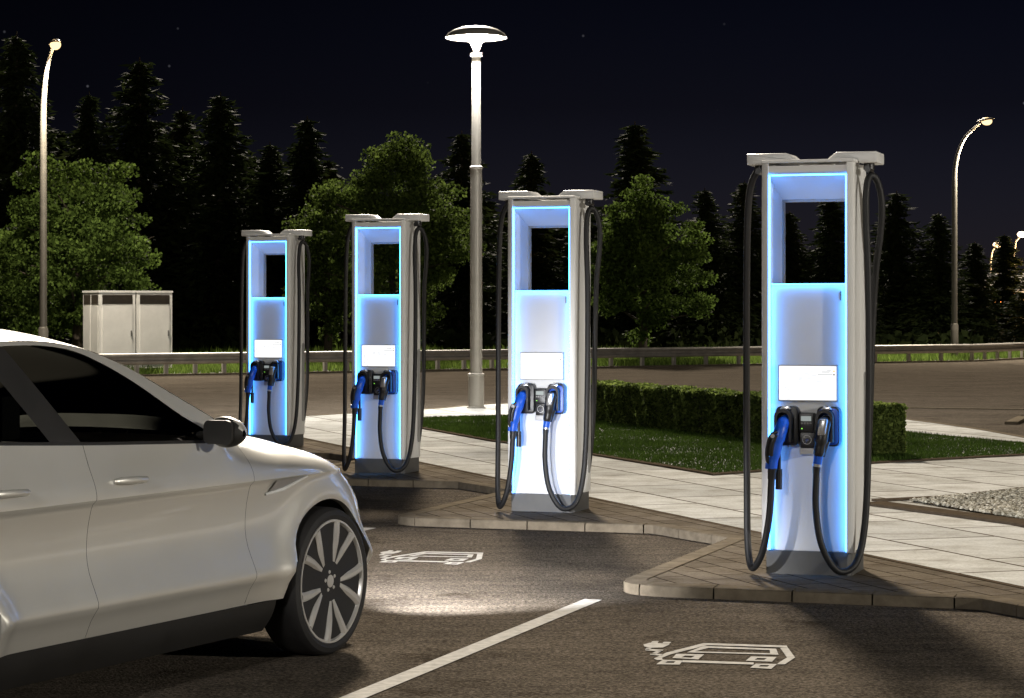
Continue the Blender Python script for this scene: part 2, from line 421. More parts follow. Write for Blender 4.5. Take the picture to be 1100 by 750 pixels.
# lawn
lawn_px = [(395,452),(455,449.5),(545,446.5),(640,449),(760,455),(850,458),(968,464.5),(1100,476.5),(1260,492),(1180,486.5),(1100,488.5),(940,497),(768,509.5),(640,488.5),(530,473.5),(455,460)]
LAWN = [G(x,y,IZ) for x, y in lawn_px]
bm = BM(); sheet(bm, LAWN, IZ+.004); tag(obj('lawn_soil', bm, M['soil']), kind='structure')
def fill_pts(poly, n, rng):
    T = tessellate_polygon([[Vector((p[0],p[1],0)) for p in poly]])
    P = np.array([[p[0],p[1]] for p in poly]); tri = P[np.array(T)]
    ar = .5*np.abs((tri[:,1,0]-tri[:,0,0])*(tri[:,2,1]-tri[:,0,1])-(tri[:,2,0]-tri[:,0,0])*(tri[:,1,1]-tri[:,0,1]))
    k = rng.choice(len(tri), n, p=ar/ar.sum()); u = rng.random((n,2)); f = u.sum(1) > 1; u[f] = 1-u[f]
    t = tri[k]; return t[:,0]+(t[:,1]-t[:,0])*u[:,:1]+(t[:,2]-t[:,0])*u[:,1:]
def blades(name, poly, n, h, wd, z, mat, seed, lean=.5):
    rng = np.random.default_rng(seed); p = fill_pts(poly, n, rng)
    patch = .75+.5*np.sin(p[:,0]*1.7+np.sin(p[:,1]*1.1)*2)*np.sin(p[:,1]*1.3+1)*.6
    hh = h*(.5+.8*rng.random(n))*patch; a = rng.random(n)*2*np.pi; la = rng.random(n)*2*np.pi; le = lean*rng.random(n)*hh
    d = np.stack([np.cos(a),np.sin(a)],1)*wd*(.6+.8*rng.random((n,1)))
    V = np.zeros((n,3,3)); V[:,0,:2] = p-d; V[:,1,:2] = p+d; V[:,2,:2] = p+np.stack([np.cos(la),np.sin(la)],1)*le[:,None]
    V[:,:2,2] = z; V[:,2,2] = z+np.maximum(hh,.01)
    o = np_mesh(name, V.reshape(-1,3), np.arange(3*n).reshape(-1,3), mat); return tag(o, kind='stuff')
blades('lawn_grass', LAWN, 130000, .05, .006, IZ+.003, M['lawn'], 1)
def edge_band(pts_px, wdt, side=0):
    return [G(x,y,IZ) for x, y in pts_px]
bm = BM()
strip(bm, [G(x,y,IZ) for x,y in lawn_px[9:]+[lawn_px[0]]], .13, IZ-.02, IZ+.012)
strip(bm, [G(x,y,IZ) for x,y in lawn_px[0:9]], .10, IZ-.02, IZ+.010)
# gravel bed border
GR = [(977,538),(1100,526.5),(1220,517),(1300,560),(1300,603),(1100,558.5)]
strip(bm, [G(940,538,IZ),G(1020,534,IZ),G(1100,525.5,IZ),G(1225,516,IZ)], .10, IZ-.02, IZ+.013)
strip(bm, [G(938,541,IZ),G(1100,562.5,IZ),G(1310,607,IZ)], .24, IZ-.02, IZ+.016)
tag(obj('stone_edging', bm, M['edging']), kind='structure')
GRP = [G(x,y,IZ) for x, y in GR]
bm = BM(); sheet(bm, GRP, IZ+.004); tag(obj('gravel_bed', bm, M['edging']), kind='structure')
rng = np.random.default_rng(5)
ico = bmesh.new(); bmesh.ops.create_icosphere(ico, subdivisions=1, radius=1)
iv = np.array([v.co[:] for v in ico.verts]); fi = np.array([[v.index for v in f.verts] for f in ico.faces]); ico.free()
def stones(name, poly, n, r0, r1, z, mat):
    p = fill_pts(poly, n, rng); V, F = [], []
    for k in range(n):
        s = r0+(r1-r0)*rng.random(); q = iv*(s*np.array([1,.7+.3*rng.random(),.6+.2*rng.random()]))*(1+.18*rng.standard_normal((len(iv),1)))
        a = rng.random()*6.28; c_, s_ = math.cos(a), math.sin(a); q = q@np.array([[c_,s_,0],[-s_,c_,0],[0,0,1]])
        V.append(q+np.array([p[k,0],p[k,1],z+s*.3])); F.append(fi+k*len(iv))
    return tag(np_mesh(name, np.concatenate(V), np.concatenate(F), mat), kind='stuff')
stones('gravel', GRP, 9500, .008, .023, IZ+.006, M['stone'])

# paint on the asphalt
LINE0 = G(645,645)-A*.045
def stall_line(name, off, label, length=4.3):
    bm = BM(); a = LINE0 + off; b = a - B*length; wv = A*.055
    vs = [bm.verts.new((q.x,q.y,.004)) for q in (a-wv, b-wv, b+wv, a+wv)]; bm.faces.new(vs)
    bmesh.ops.subdivide_edges(bm, edges=bm.edges[:], cuts=1)
    return tag(obj(name, bm, M['paint']), label, 'road marking', 'bay lines painted on the asphalt')
stall_line('bay_line', Vector((0,0,0)), 'long white painted bay line running to the lower edge of the picture')
stall_line('bay_line', -PV, 'white painted bay line whose tip shows beside the car front wheel')
# the car-with-plug symbol: strokes traced in a 0..1 square laid on the bay
def px2(z): return G(z[0], z[1], .004)
def Z4(x, y): return (680+x*190/1100, 670+y*60/347)
def symbol(name, off, label):
    bm = BM()
    def outline(pts, inner):
        o = [G(*Z4(*p), .004)+off for p in pts]; q = [G(*Z4(*p), .004)+off for p in inner]
        a = [bm.verts.new(v) for v in o]; b = [bm.verts.new(v) for v in q]; n = len(a)
        for k in range(n): bm.faces.new((a[k],a[(k+1)%n],b[(k+1)%n],b[k]))
    def poly(pts):
        bm.faces.new([bm.verts.new(G(*Z4(*p), .004)+off) for p in pts])
    # body outline as strokes
    def stroke(p, q, w0, w1=None):
        """quad between two pixel points with pixel half heights"""
        w1 = w0 if w1 is None else w1
        poly([(p[0]-w0[0],p[1]-w0[1]),(q[0]-w1[0],q[1]-w1[1]),(q[0]+w1[0],q[1]+w1[1]),(p[0]+w0[0],p[1]+w0[1])])
    poly([(438,121),(470,121),(955,136),(962,148),(462,133)])              # roof
    poly([(438,121),(462,133),(235,190),(185,190),(207,180)])             # front slope
    poly([(915,150),(962,148),(1008,210),(958,210)])                       # rear upper
    poly([(958,210),(1008,210),(945,252),(895,252),(905,243)])             # rear lower
    poly([(303,226),(750,241),(750,254),(303,239)])                        # floor
    outline([(440,138),(890,156),(905,193),(335,178)], [(470,150),(850,164),(853,184),(385,172)])   # window
    outline([(270,187),(442,191),(405,222),(245,213)], [(325,198),(385,200),(362,212),(300,209)])   # wheel arch
    outline([(735,203),(893,207),(865,236),(700,230)], [(775,213),(832,215),(815,226),(755,224)])   # wheel arch
    outline([(185,224),(310,229),(290,254),(145,252)], [(215,233),(265,234),(252,244),(200,243)])   # hub
    outline([(765,248),(895,251),(860,281),(728,273)], [(795,257),(850,258),(835,268),(780,266)])   # hub
    poly([(185,190),(235,190),(180,212),(185,224),(150,226),(130,216)])   # plug lead zig-zag
    poly([(85,149),(120,149),(98,163),(74,161)]); poly([(80,156),(190,162),(176,172),(76,166)]); poly([(150,168),(188,166),(140,190),(104,190)])
    poly([(110,184),(190,190),(178,199),(104,193)])
    poly([(64,130),(105,118),(150,121),(215,124),(228,130),(185,148),(110,150),(72,142)])
    poly([(122,108),(160,109),(152,121),(108,120)]); poly([(192,112),(238,114),(222,128),(180,124)])
    o = obj(name, bm, M['paint']); return tag(o, label, 'road marking', 'car symbols painted in the bays')
symbol('bay_symbol', Vector((0,0,0)), 'white car and plug symbol painted on asphalt in front of the nearest charging station')
symbol('bay_symbol', -PV, 'white car and plug symbol in the pool of headlight beside the car wheel')

# ------------------------------------------------------------------ charging station
def charger(loc, rz, label):
    g = 'charging stations in a row on the islands'
    t = thing('charging_station', label, 'charging station', loc, rz, g)
    # base
    bm = BM(); prism(bm, [(-.265,.035),(.245,.035),(.268,.07),(.268,.47),(-.268,.47),(-.268,.06)], -.03, .146, bev=.004); obj('plinth', bm, M['plinth'], t)
    # housing: two shaped side columns, a core and a top beam
    side = [(.246,.0),(.270,.002),(.284,.010),(.291,.025),(.291,.06),(.281,.085),(.272,.12),(.270,.20),(.270,.30),(.276,.335),(.286,.36),(.286,.455),(.278,.475),(.246,.48)]
    bm = BM()
    for s in (1,-1):
        prism(bm, [(x*s,y) for x,y in side], .146, 2.552)
    box(bm, -.246,.246, .050,.478, .146,1.80)
    box(bm, -.246,.246, .005,.476, 2.495,2.535)
    obj('housing', bm, M['white'], t, smooth=35)
    for s in (1,-1):        # long inlay on each flank
        bm = BM(); prism(bm, rrect(.37,.45,.30,1.25,.03), s*.284, s*.2895, 'x'); obj('side_panel', bm, M['greytrim'], t)
    bm = BM(); prism(bm, [(-.288,.002),(.288,.002),(.292,.03),(.292,.20),(-.292,.20),(-.292,.03)], 2.553, 2.572, bev=.004); obj('top_trim', bm, M['white'], t)
    bm = BM(); box(bm, -.2325,.2325, .045,.0497, .150,1.797, .002); obj('front_panel', bm, M['panel'], t, smooth=30)
    # window liner: straight sides, ceiling falling to the back
    bm = BM()
    def quad(p): bm.faces.new([bm.verts.new(v) for v in p])
    x0, y0, y1, zb, zt, zk = .2445, .018, .42, 1.803, 2.484, 2.345
    quad([(-x0,y0,zb),(-x0,y1,zb),(-x0,y1,zk),(-x0,y0,zt)]); quad([(x0,y0,zb),(x0,y1,zb),(x0,y1,zk),(x0,y0,zt)])
    quad([(-x0,y0,zt),(x0,y0,zt),(x0,y1,zk),(-x0,y1,zk)]); quad([(-x0,y0,zb),(x0,y0,zb),(x0,y1,zb),(-x0,y1,zb)])
    quad([(-x0,y0,zt),(x0,y0,zt),(x0,y0,zt+.012),(-x0,y0,zt+.012)])
    obj('window_liner', bm, M['liner'], t)
    bm = BM(); box(bm, -.2455,.2455, .425,.475, 2.33,2.494, .003); box(bm, -.2455,-.236, .425,.475, 1.803,2.328); box(bm, .236,.2455, .425,.475, 1.803,2.328); obj('rear_frame', bm, M['greytrim'], t)
    # light strips
    for s in (1,-1):
        bm = BM(); box(bm, min(s*.2365,s*.2440), max(s*.2365,s*.2440), .006,.030, .152,2.478, .003, 1); obj('light_strip', bm, M['led'], t)
    bm = BM(); box(bm, -.2305,.2305, .020,.046, 1.7985,1.8045, .001, 1); obj('light_strip', bm, M['led'], t)
    bm = BM(); box(bm, -.2305,.2305, .022,.034, 2.474,2.480, .001, 1); obj('light_strip', bm, M['led'], t)
    # maker's plate slot and latch on the upper panel
    bm = BM(); box(bm, .198,.204, .038,.0447, 1.70,1.755, .001, 1); obj('latch', bm, M['plinth'], t)
    # cable arms on top
    for s in (1,-1):
        pr = [(.41,2.553),(.41,2.622),(.155,2.622),(.098,2.577),(.098,2.573),(.292,2.573),(.30,2.553)]
        bm = BM(); prism(bm, [(x*s,z) for x,z in pr], .13, .40, 'y', bev=.006); obj('cable_arm', bm, M['white'], t, smooth=30)
    bm = BM(); box(bm, -.10,.10, .205,.40, 2.553,2.576, .003); obj('top_bridge', bm, M['white'], t)
    # screen
    sc = thing('screen', None, None); sc.parent = t
    bm = BM(); box(bm, -.186,.186, .020,.0447, 1.076,1.30, .004); obj('screen_bezel', bm, M['greytrim'], sc)
    bm = BM(); box(bm, -.179,.179, .0155,.0178, 1.083,1.293); obj('display', bm, M['screen'], sc)
    bm = BM()
    for x, z, ww, hh in ((.135,1.268,.03,.004),(.115,1.262,.055,.004),(.113,1.255,.05,.004),(.10,1.241,.075,.006),(.145,1.241,.02,.006)): box(bm, x-ww/2, x+ww/2, .0146,.0152, z-hh/2, z+hh/2)
    obj('screen_text', bm, M['scr_g'], sc)
    rr = random.Random(3); bm = BM()
    for k in range(26):
        a, b = rr.gauss(.01,.035), rr.gauss(1.215,.018); s_ = rr.uniform(.006,.016); box(bm, a-s_, a+s_, .0148,.0153, b-s_*.4, b+s_*.4)
    obj('map_print', bm, M['scr_f'], sc); bm = BM()
    for k in range(40):
        b = rr.uniform(1.09,1.21); a = -.175+abs(rr.gauss(0,.03))*(1.3-(b-1.09)/.14); s_ = rr.uniform(.004,.010); box(bm, a, a+s_*1.6, .0148,.0153, b-s_*.5, b+s_*.5)
    obj('map_print', bm, M['scr_f'], sc)
    bm = BM(); box(bm, .16,.169, .0145,.0152, 1.258,1.267); obj('screen_icon', bm, M['scr_o'], sc)
    bm = BM(); box(bm, .16,.169, .0145,.0152, 1.237,1.246); obj('screen_icon', bm, M['scr_d'], sc)
    # card reader
    rd = thing('card_reader', None, None); rd.parent = t
    bm = BM(); prism(bm, rrect(-.048,.046,.885,1.005,.01), -.022, .0447, 'y', bev=.004); prism(bm, rrect(-.044,.044,.79,.884,.004), -.004, .0447, 'y', bev=.003); obj('reader_case', bm, M['black'], rd, smooth=35)
    bm = BM(); prism(bm, [(-.010,.79),(-.046,.758),(-.046,.752),(-.008,.752)] if False else rrect(-.045,.045,.748,.788,.004), -.010, .0447, 'y', bev=.003); obj('receipt_slot', bm, M['silver'], rd)
    bm = BM(); box(bm, -.034,.030, -.0245,-.0225, .955,.985); obj('reader_display', bm, M['tinydisp'], rd)
    bm = BM()
    for k in range(4): box(bm, -.034+k*.018, -.022+k*.018, -.0265,-.0225, .935,.946, .001, 1)
    obj('keypad', bm, M['greytrim'], rd)
    bm = BM(); box(bm, -.032,-.024, -.0245,-.0225, .905,.911); obj('reader_light', bm, M['green'], rd)
    bm = BM(); prof = [(.0285,-.0048),(.0285,-.0075),(.025,-.0075),(.025,-.0048)]
    rings = []
    for r_, h in prof: rings.append([bm.verts.new((r_*math.cos(2*math.pi*k/28), h, .838+r_*math.sin(2*math.pi*k/28))) for k in range(28)])
    for a, b in zip(rings, rings[1:]):
        for k in range(28): bm.faces.new((a[k],a[(k+1)%28],b[(k+1)%28],b[k]))
    for a, b, w_ in (((-.012,.824),(.010,.848),.005),((-.002,.83),(.012,.842),.003),((-.012,.836),(.000,.850),.003)):
        tube(bm, [(a[0],-.007,a[1]),(b[0],-.007,b[1])], w_, 6)
    obj('contactless_mark', bm, M['silver'], rd)
    # holsters
    for cx, mat_in, mat_out in ((-.122,'black','black'),(.136,'blue','black')):
        h = thing('plug_holder', None, None); h.parent = t
        bm = BM(); prism(bm, rrect(cx-.072,cx+.072,.80,1.045,.035), -.028, .0447, 'y', bev=.008); obj('backplate', bm, M[mat_out if cx < 0 else 'black'], h, smooth=35)
        if cx > 0:
            bm = BM(); prism(bm, rrect(cx-.060,cx+.064,.812,1.033,.03), -.036, -.0285, 'y', bev=.003); obj('insert', bm, M['blue'], h, smooth=35)
        bm = BM()   # hood: an arch standing forward of the plate
        arc = [(cx-.066,.86),(cx-.066,.985)]+[(cx-.012+.054*math.cos(R(a)), .985+.045*math.sin(R(a))) for a in range(180,-1,-20)]+[(cx+.042,.83)]
        inn = [(cx+.026,.83),(cx+.026,.98)]+[(cx-.012+.036*math.cos(R(a)), .98+.03*math.sin(R(a))) for a in range(0,181,20)]+[(cx-.048,.86)]
        n_ = len(arc); a0 = [bm.verts.new((x,-.095,z)) for x,z in arc]; a1 = [bm.verts.new((x,-.03,z)) for x,z in arc]
        b0 = [bm.verts.new((x,-.095,z)) for x,z in inn[::-1]]; b1 = [bm.verts.new((x,-.03,z)) for x,z in inn[::-1]]
        m_ = min(len(a0), len(b0))
        for k in range(m_-1):
            bm.faces.new((a0[k],a0[k+1],b0[k+1],b0[k])); bm.faces.new((a0[k],a1[k],a1[k+1],a0[k+1])); bm.faces.new((b0[k],b0[k+1],b1[k+1],b1[k]))
        obj('hood', bm, M['black'], h, smooth=40)
        bm = BM(); prism(bm, [(cx-.035,1.028),(cx+.03,1.028),(cx+.012,1.050),(cx-.004,1.042),(cx-.02,1.050)], -.07,-.01,'y',bev=.003); obj('holder_crest', bm, M['silver'], h, smooth=30)
    # left plug: a blue pistol grip with a black hand guard
    pl = thing('charging_plug', None, None); pl.parent = t
    bm = BM(); tube(bm, catmull([(-.128,-.03,.955),(-.130,-.085,.945),(-.136,-.125,.91),(-.155,-.142,.83),(-.178,-.145,.73),(-.188,-.145,.665)],5), [.034]*5+[.038]*5+[.040]*5+[.034]*5+[.029]*5+[.028], 14, flat=(1,1.15)); obj('plug_body', bm, M['blue'], pl, smooth=50)
    bm = BM(); tube(bm, catmull([(-.150,-.172,.895),(-.190,-.178,.865),(-.212,-.175,.79),(-.214,-.165,.72),(-.196,-.15,.675)],6), .012, 8); obj('hand_guard', bm, M['black'], pl, smooth=50)
    bm = BM(); tube(bm, catmull([(-.160,-.182,.875),(-.182,-.188,.82),(-.192,-.182,.745)],5), .016, 8, flat=(1,.6)); obj('trigger', bm, M['black'], pl, smooth=50)
    bm = BM(); lathe(bm, [(.013,-.008),(.013,.0),(.008,.003)], 14, 'y', (-.176,-.186,.868)); obj('bolt', bm, M['silver'], pl, smooth=40)
    bm = BM(); tube(bm, [(-.212,-.155,.70),(-.216,-.152,.665)], .016, 10); obj('guard_clip', bm, M['blue'], pl, smooth=50)
    bm = BM(); tube(bm, [(-.187,-.145,.668),(-.192,-.145,.60)], [.030,.025], 12); obj('strain_relief', bm, M['black'], pl, smooth=50)
    bm = BM(); tube(bm, [(-.155,-.10,.66),(-.157,-.10,.535)], .021, 12); tube(bm, [(-.156,-.105,.84),(-.155,-.10,.66)], .012, 8); obj('plug_cap', bm, M['black'], pl, smooth=50)
    # right plug: black with a silver face
    pr_ = thing('charging_plug', None, None); pr_.parent = t
    bm = BM(); tube(bm, catmull([(.128,-.04,.96),(.127,-.10,.95),(.122,-.135,.90),(.112,-.145,.82),(.098,-.145,.745)],5), [.034]*5+[.042]*5+[.041]*5+[.034]*5+[.027], 14); obj('plug_body', bm, M['black'], pr_, smooth=50)
    bm = BM(); prism(bm, [(.096,.875),(.146,.875),(.158,.975),(.112,.975)], -.186,-.12,'y',bev=.010); obj('face_plate', bm, M['silver'], pr_, smooth=35)
    bm = BM(); tube(bm, [(.122,-.120,.84),(.106,-.128,.745)], [.046,.030], 12, flat=(1,.8)); obj('plug_skirt', bm, M['black'], pr_, smooth=50)
    bm = BM(); tube(bm, [(.100,-.145,.752),(.092,-.145,.70)], [.029,.027], 12); obj('plug_collar', bm, M['blue'], pr_, smooth=50)
    bm = BM(); tube(bm, [(.0915,-.145,.699),(.089,-.145,.684)], .028, 12); obj('plug_band', bm, M['silver'], pr_, smooth=50)
    bm = BM(); tube(bm, [(.089,-.145,.683),(.086,-.145,.64)], [.026,.022], 12); obj('strain_relief', bm, M['black'], pr_, smooth=50)
    # cables
    bm = BM(); tube(bm, catmull([(-.192,-.145,.61),(-.205,-.15,.38),(-.245,-.14,.17),(-.305,-.10,.055),(-.352,-.03,.06),(-.385,.04,.22),(-.402,.10,.55),(-.414,.14,1.1),(-.418,.16,1.8),(-.414,.18,2.25),(-.398,.20,2.43),(-.36,.22,2.52),(-.325,.24,2.555)],7), .0215, 12); obj('charging_cable', bm, M['rubber'], t, smooth=60)
    bm = BM(); tube(bm, catmull([(.087,-.145,.65),(.084,-.15,.43),(.115,-.15,.22),(.185,-.13,.075),(.25,-.09,.040),(.315,-.03,.10),(.348,.03,.28),(.362,.07,.6),(.366,.10,1.2),(.358,.13,1.8),(.338,.16,2.2),(.336,.19,2.40),(.352,.225,2.475),(.382,.255,2.46),(.405,.285,2.38),(.412,.305,2.27),(.395,.335,2.10),(.36,.38,1.88),(.325,.46,1.5),(.29,.525,.8),(.25,.52,.35),(.22,.475,.12)],7), .0215, 12); obj('charging_cable', bm, M['rubber'], t, smooth=60)
    for s in (1,-1):
        bm = BM(); tube(bm, [(s*.345,.225,2.56),(s*.345,.225,2.515)], .035, 12); tube(bm, [(s*.345,.16,2.515),(s*.345,.30,2.515)], .020, 10); obj('cable_hanger', bm, M['black'], t, smooth=40)
    return t
c4 = isl(4, 1.016, 2.18)
clabels = {4:'tallest looking white charging station, standing in front of the gravel bed with blue strips',
           3:'white charging station with its front lit brightest, between hedge and mushroom lamp',
           2:'white charging station with blue strips just left of the mushroom lamp post',
           1:'smallest looking white charging station with blue strips, its foot behind the car bonnet'}
proto = charger((c4.x,c4.y,IZ-.006), math.atan2(-.319,.948), clabels[4])
for k in (3,2,1):
    c = copy_tree(proto); c.location = (*(c4+PV*(k-4)).xy, IZ-.006); c['label'] = clabels[k]

# ------------------------------------------------------------------ car
car = thing('car', 'white car with black mirror and lit headlamps rolling towards the charging stations', 'car', (-1.73,11.88,0), math.atan2(.899,.438))
WB, WR, AR = -2.99, .365, .405
ZTOP = smooth_tab([(-3.80,1.02),(-3.3,1.20),(-2.6,1.165),(-1.9,1.13),(-1.14,1.10),(-.55,1.075),(-.25,1.05),(0,1.01),(.2,.955),(.4,.875),(.6,.78),(.75,.70),(.845,.62)])
ROOF = smooth_tab([(-3.80,1.06),(-3.62,1.27),(-3.25,1.48),(-2.7,1.60),(-2.1,1.632),(-1.74,1.605),(-1.45,1.525),(-1.12,1.37),(-.80,1.215),(-.55,1.085)])
PROF = smooth_tab([(.16,.80),(.24,.845),(.33,.888),(.40,.918),(.455,.955),(.475,.957),(.53,.936),(.60,.908),(.68,.894),(.78,.900),(.86,.917),(.885,.926),(.905,.947),(.96,.940),(1.04,.908),(1.12,.880),(1.22,.85)])
def wplan(x):
    if x > .05: 
        q = min(1,(x-.05)/.80); return (max(0,1-q**2.6))**(1/2.6)
    if x < -2.7:
        q = min(1,(-2.7-x)/1.12); return 1-.28*q**2.2
    return 1
def flare(x, z):
    f = 0
    for ax in (0, WB):
        r = math.hypot(x-ax, z-.365); f = max(f, .028*math.exp(-((r-.43)/.07)**2) if z > .3 else 0)
    return f
def bside(x, z):
    zt = lerp(ZTOP, x); o = lerp(PROF, z)
    if x > -.9:     # the fender rolls over into the bonnet
        k = min(1,(x+.9)/.5); t = max(0,(z-(zt-.20))/.20); o -= .16*k*t*t*t
        o -= .03*k*max(0,(z-.5))
    return (o + flare(x,z))*wplan(x)
def zlow(x, base=.325):
    z = base
    for ax in (0, WB):
        dx = abs(x-ax)
        if dx < AR: z = max(z, .365+math.sqrt(AR*AR-dx*dx))
    return z
def spt(x, z, s, off=0): return (x, s*(bside(x,z)+off), z)
def xs_between(a, b, n):
    return [a+(b-a)*k/n for k in range(n+1)]
ZROW = [.0,.345,.37,.40,.425,.455,.475,.50,.53,.56,.60,.64,.68,.72,.76,.80,.84,.865,.885,.905,.925,.95,.975,2.0,2.33,2.67,3.0]
def side_patch(name, mat, s, xa, xb, n, zl, zh, nv=26, ends=None):
    bm = BM(); nv = len(ZROW)-1
    X = ends or xs_between(xa, xb, n)
    rows = []
    for x in X:
        lo, hi = zl(x), zh(x); zz = []
        for j, zf in enumerate(ZROW):
            z = zf if zf < 2 else 1.0+(max(hi,1.0)-1.0)*(zf-2)
            zz.append(min(max(z, lo+.0012*j), hi-.0012*(len(ZROW)-1-j)))
        rows.append([bm.verts.new(spt(x, z, s)) for z in zz])
    for a, b in zip(rows, rows[1:]):
        for j in range(nv): bm.faces.new((a[j],b[j],b[j+1],a[j+1]))
    # returned lip at the lower and upper edge so the sheet has thickness
    for j0, dz in ((0,0),(nv,0)):
        for a, b, xa_, xb_ in zip(rows, rows[1:], X, X[1:]):
            pa, pb = a[j0].co, b[j0].co
            q = [bm.verts.new((pa.x, pa.y-s*.035, pa.z)), bm.verts.new((pb.x, pb.y-s*.035, pb.z))]
            bm.faces.new((a[j0], b[j0], q[1], q[0]))
    return obj(name, bm, mat, car, smooth=40)
ztop = lambda x: lerp(ZTOP, x)
GAP = .0015
nose = [ -.72+GAP + (1.57-GAP)*(1-(1-k/64)**1.6) for k in range(65)]
nose[-1] = .8495
for s in (-1, 1):
    # fender + nose as one skin per side
    side_patch('fender', M['carpaint'], s, 0,0,0, zlow, ztop, 30, nose)
    side_patch('front_door', M['carpaint'], s, -1.95+GAP, -.72-GAP, 40, lambda x: .325, ztop)
    side_patch('rear_door', M['carpaint'], s, -2.75+GAP, -1.95-GAP, 40, lambda x: zlow(x)+.0, ztop)
    side_patch('rear_quarter', M['carpaint'], s, -3.80, -2.75-GAP, 60, zlow, ztop)
    bm = BM()     # dark liner just inside the skin, seen in the shut lines
    grid(bm, lambda u, v: (-2.5+2.0*u, s*(bside(-2.5+2.0*u, .34+.7*v)-.03), .34+.7*v), 20, 16); obj('door_liner', bm, M['inner'], car, smooth=40)
    # black sill and arch trims
    bm = BM()
    def sill(u, v):
        x = -2.56+2.13*u; z = .165+.155*v; return (x, s*(lerp(PROF,z)+.012*math.sin(math.pi*v)), z)
    grid(bm, sill, 24, 8); grid(bm, lambda u, v: (-2.56+2.13*u, s*(.50+.30*v), .17), 6, 3); obj('sill_cladding', bm, M['clad'], car, smooth=40)
    for ax in (0, WB):    # inner arch
        bm = BM(); grid(bm, lambda u, v: (ax+(AR+.004)*math.cos(R(-12+204*u)), s*(min(.92, bside(min(.8,ax+(AR+.004)*math.cos(R(-12+204*u))), .365+(AR+.004)*math.sin(R(-12+204*u)))-.012)-.42*v), .365+(AR+.004)*math.sin(R(-12+204*u))), 30, 3)
        obj('arch_liner', bm, M['inner'], car, smooth=60)
    # side glass, one sheet with pillars standing proud
    def gz(x): return lerp(ROOF, x)
    def gedge(x): return gz(x)-.062
    def gside(x, z):
        zt = ztop(x); return bside(x, min(zt, 1.2)) - .012 - .46*max(0, z-zt) - .10*max(0,z-zt)**2
    def gpatch(name, mat, xa, xb, n, za, zb_, off, nv=12):
        bm = BM(); rows = []
        for k in range(n+1):
            x = xa+(xb-xa)*k/n; row = []
            for j in range(nv+1):
                t = j/nv; z = za(x)+(zb_(x)-za(x))*t; row.append(bm.verts.new((x, s*(gside(x,z)+off), z)))
            rows.append(row)
        for a, b in zip(rows, rows[1:]):
            for j in range(nv): bm.faces.new((a[j],b[j],b[j+1],a[j+1]))
        return obj(name, bm, mat, car, smooth=40)
    gpatch('side_window', M['carglass'], -3.25, -.86, 60, lambda x: ztop(x)-.005, lambda x: max(ztop(x)-.004, gedge(x)-lerp([(-1.75,.015),(-1.15,.085)],x)+.01), 0)
    gpatch('window_sill_trim', M['clad'], -3.3, -.66, 50, lambda x: ztop(x)-.012, lambda x: ztop(x)+.014, .006, 3)
    gpatch('roof_side', M['carpaint'], -3.45, -.56, 80, lambda x: max(ztop(x), gedge(x)-lerp([(-1.75,.018),(-1.15,.095)],x)), lambda x: max(ztop(x)+.001, gedge(x)), .008, 6)
    gpatch('rear_pillar', M['carpaint'], -3.6, -3.02, 20, lambda x: ztop(x), lambda x: max(ztop(x)+.001, gedge(x)), .007, 8)
    # slanted centre pillar
    bm = BM(); rows = []
    for j in range(13):
        t = j/12; row = []
        for k in range(5):
            z0 = ztop(-1.75)-.004; z = z0+(1.545-z0)*t; x = -1.93-.20*k/4-.28*t
            row.append(bm.verts.new((x, s*(gside(x,z)+.005), z)))
        rows.append(row)
    for a, b in zip(rows, rows[1:]):
        for k in range(4): bm.faces.new((a[k],a[k+1],b[k+1],b[k]))
    obj('centre_pillar', bm, M['clad'], car, smooth=40)
    # triangular mirror sail
    bm = BM(); vs = [bm.verts.new((x, s*(gside(x,z)+.007), z)) for x, z in ((-.66,1.083),(-1.06,1.10),(-.98,1.20))]; bm.faces.new(vs); obj('mirror_sail', bm, M['clad'], car)
    # handles
    for hx in (-1.80, -2.62):
        zc = .975; bm = BM()
        tube(bm, [spt(hx-.02,zc,s,.006), spt(hx+.02,zc+.001,s,.022), spt(hx+.10,zc,s,.026), spt(hx+.19,zc-.003,s,.022), spt(hx+.225,zc-.004,s,.004)], [.010,.016,.017,.015,.008], 10, flat=(1,1)); obj('door_handle', bm, M['carpaint'], car, smooth=60)
    # fender vent
    bm = BM(); pts = [(-.56,.825),(-.30,.868),(-.22,.90),(-.50,.893)]
    vs = [bm.verts.new(spt(x,z,s,.003)) for x,z in pts]; bm.faces.new(vs); v_ = obj('fender_vent', bm, M['silver'], car)
    bm = BM(); bm.faces.new([bm.verts.new(spt(x,z,s,.005)) for x,z in ((-.50,.846),(-.34,.872),(-.30,.886),(-.47,.884))]); obj('vent_opening', bm, M['clad'], v_)
    bm = BM(); tube(bm, [spt(-.57,.832,s,.006), spt(-.42,.846,s,.010), spt(-.23,.897,s,.006)], [.006,.010,.005], 8); obj('vent_trim', bm, M['white'], v_, smooth=50)
    # mirror
    mt = thing('wing_mirror', None, None); mt.parent = car
    bm = BM(); yb = gside(-1.03,1.14)
    tube(bm, [(-1.03,s*(yb-.01),1.13),(-1.04,s*(yb+.06),1.14),(-1.05,s*(yb+.10),1.15)], [.03,.026,.03], 10, flat=(1.6,.7)); obj('mirror_arm', bm, M['clad'], mt, smooth=50)
    def mshell(u, v):
        a = 2*math.pi*u; t = v; y = s*(yb+.055+.185*t); rad = (math.sin(math.pi*min(1,t*.93+.06)))**.45
        return (-1.05+.075*rad*math.cos(a)*(1.25 if math.cos(a)>0 else .7), y, 1.155+.070*rad*math.sin(a)-.01*t)
    bm = BM(); grid(bm, mshell, 28, 12); bmesh.ops.remove_doubles(bm, verts=bm.verts[:], dist=1e-4)
    for f in list(bm.faces):
        c_ = f.calc_center_median()
        if c_.z < 1.14 or c_.x < -1.065: f.material_index = 1
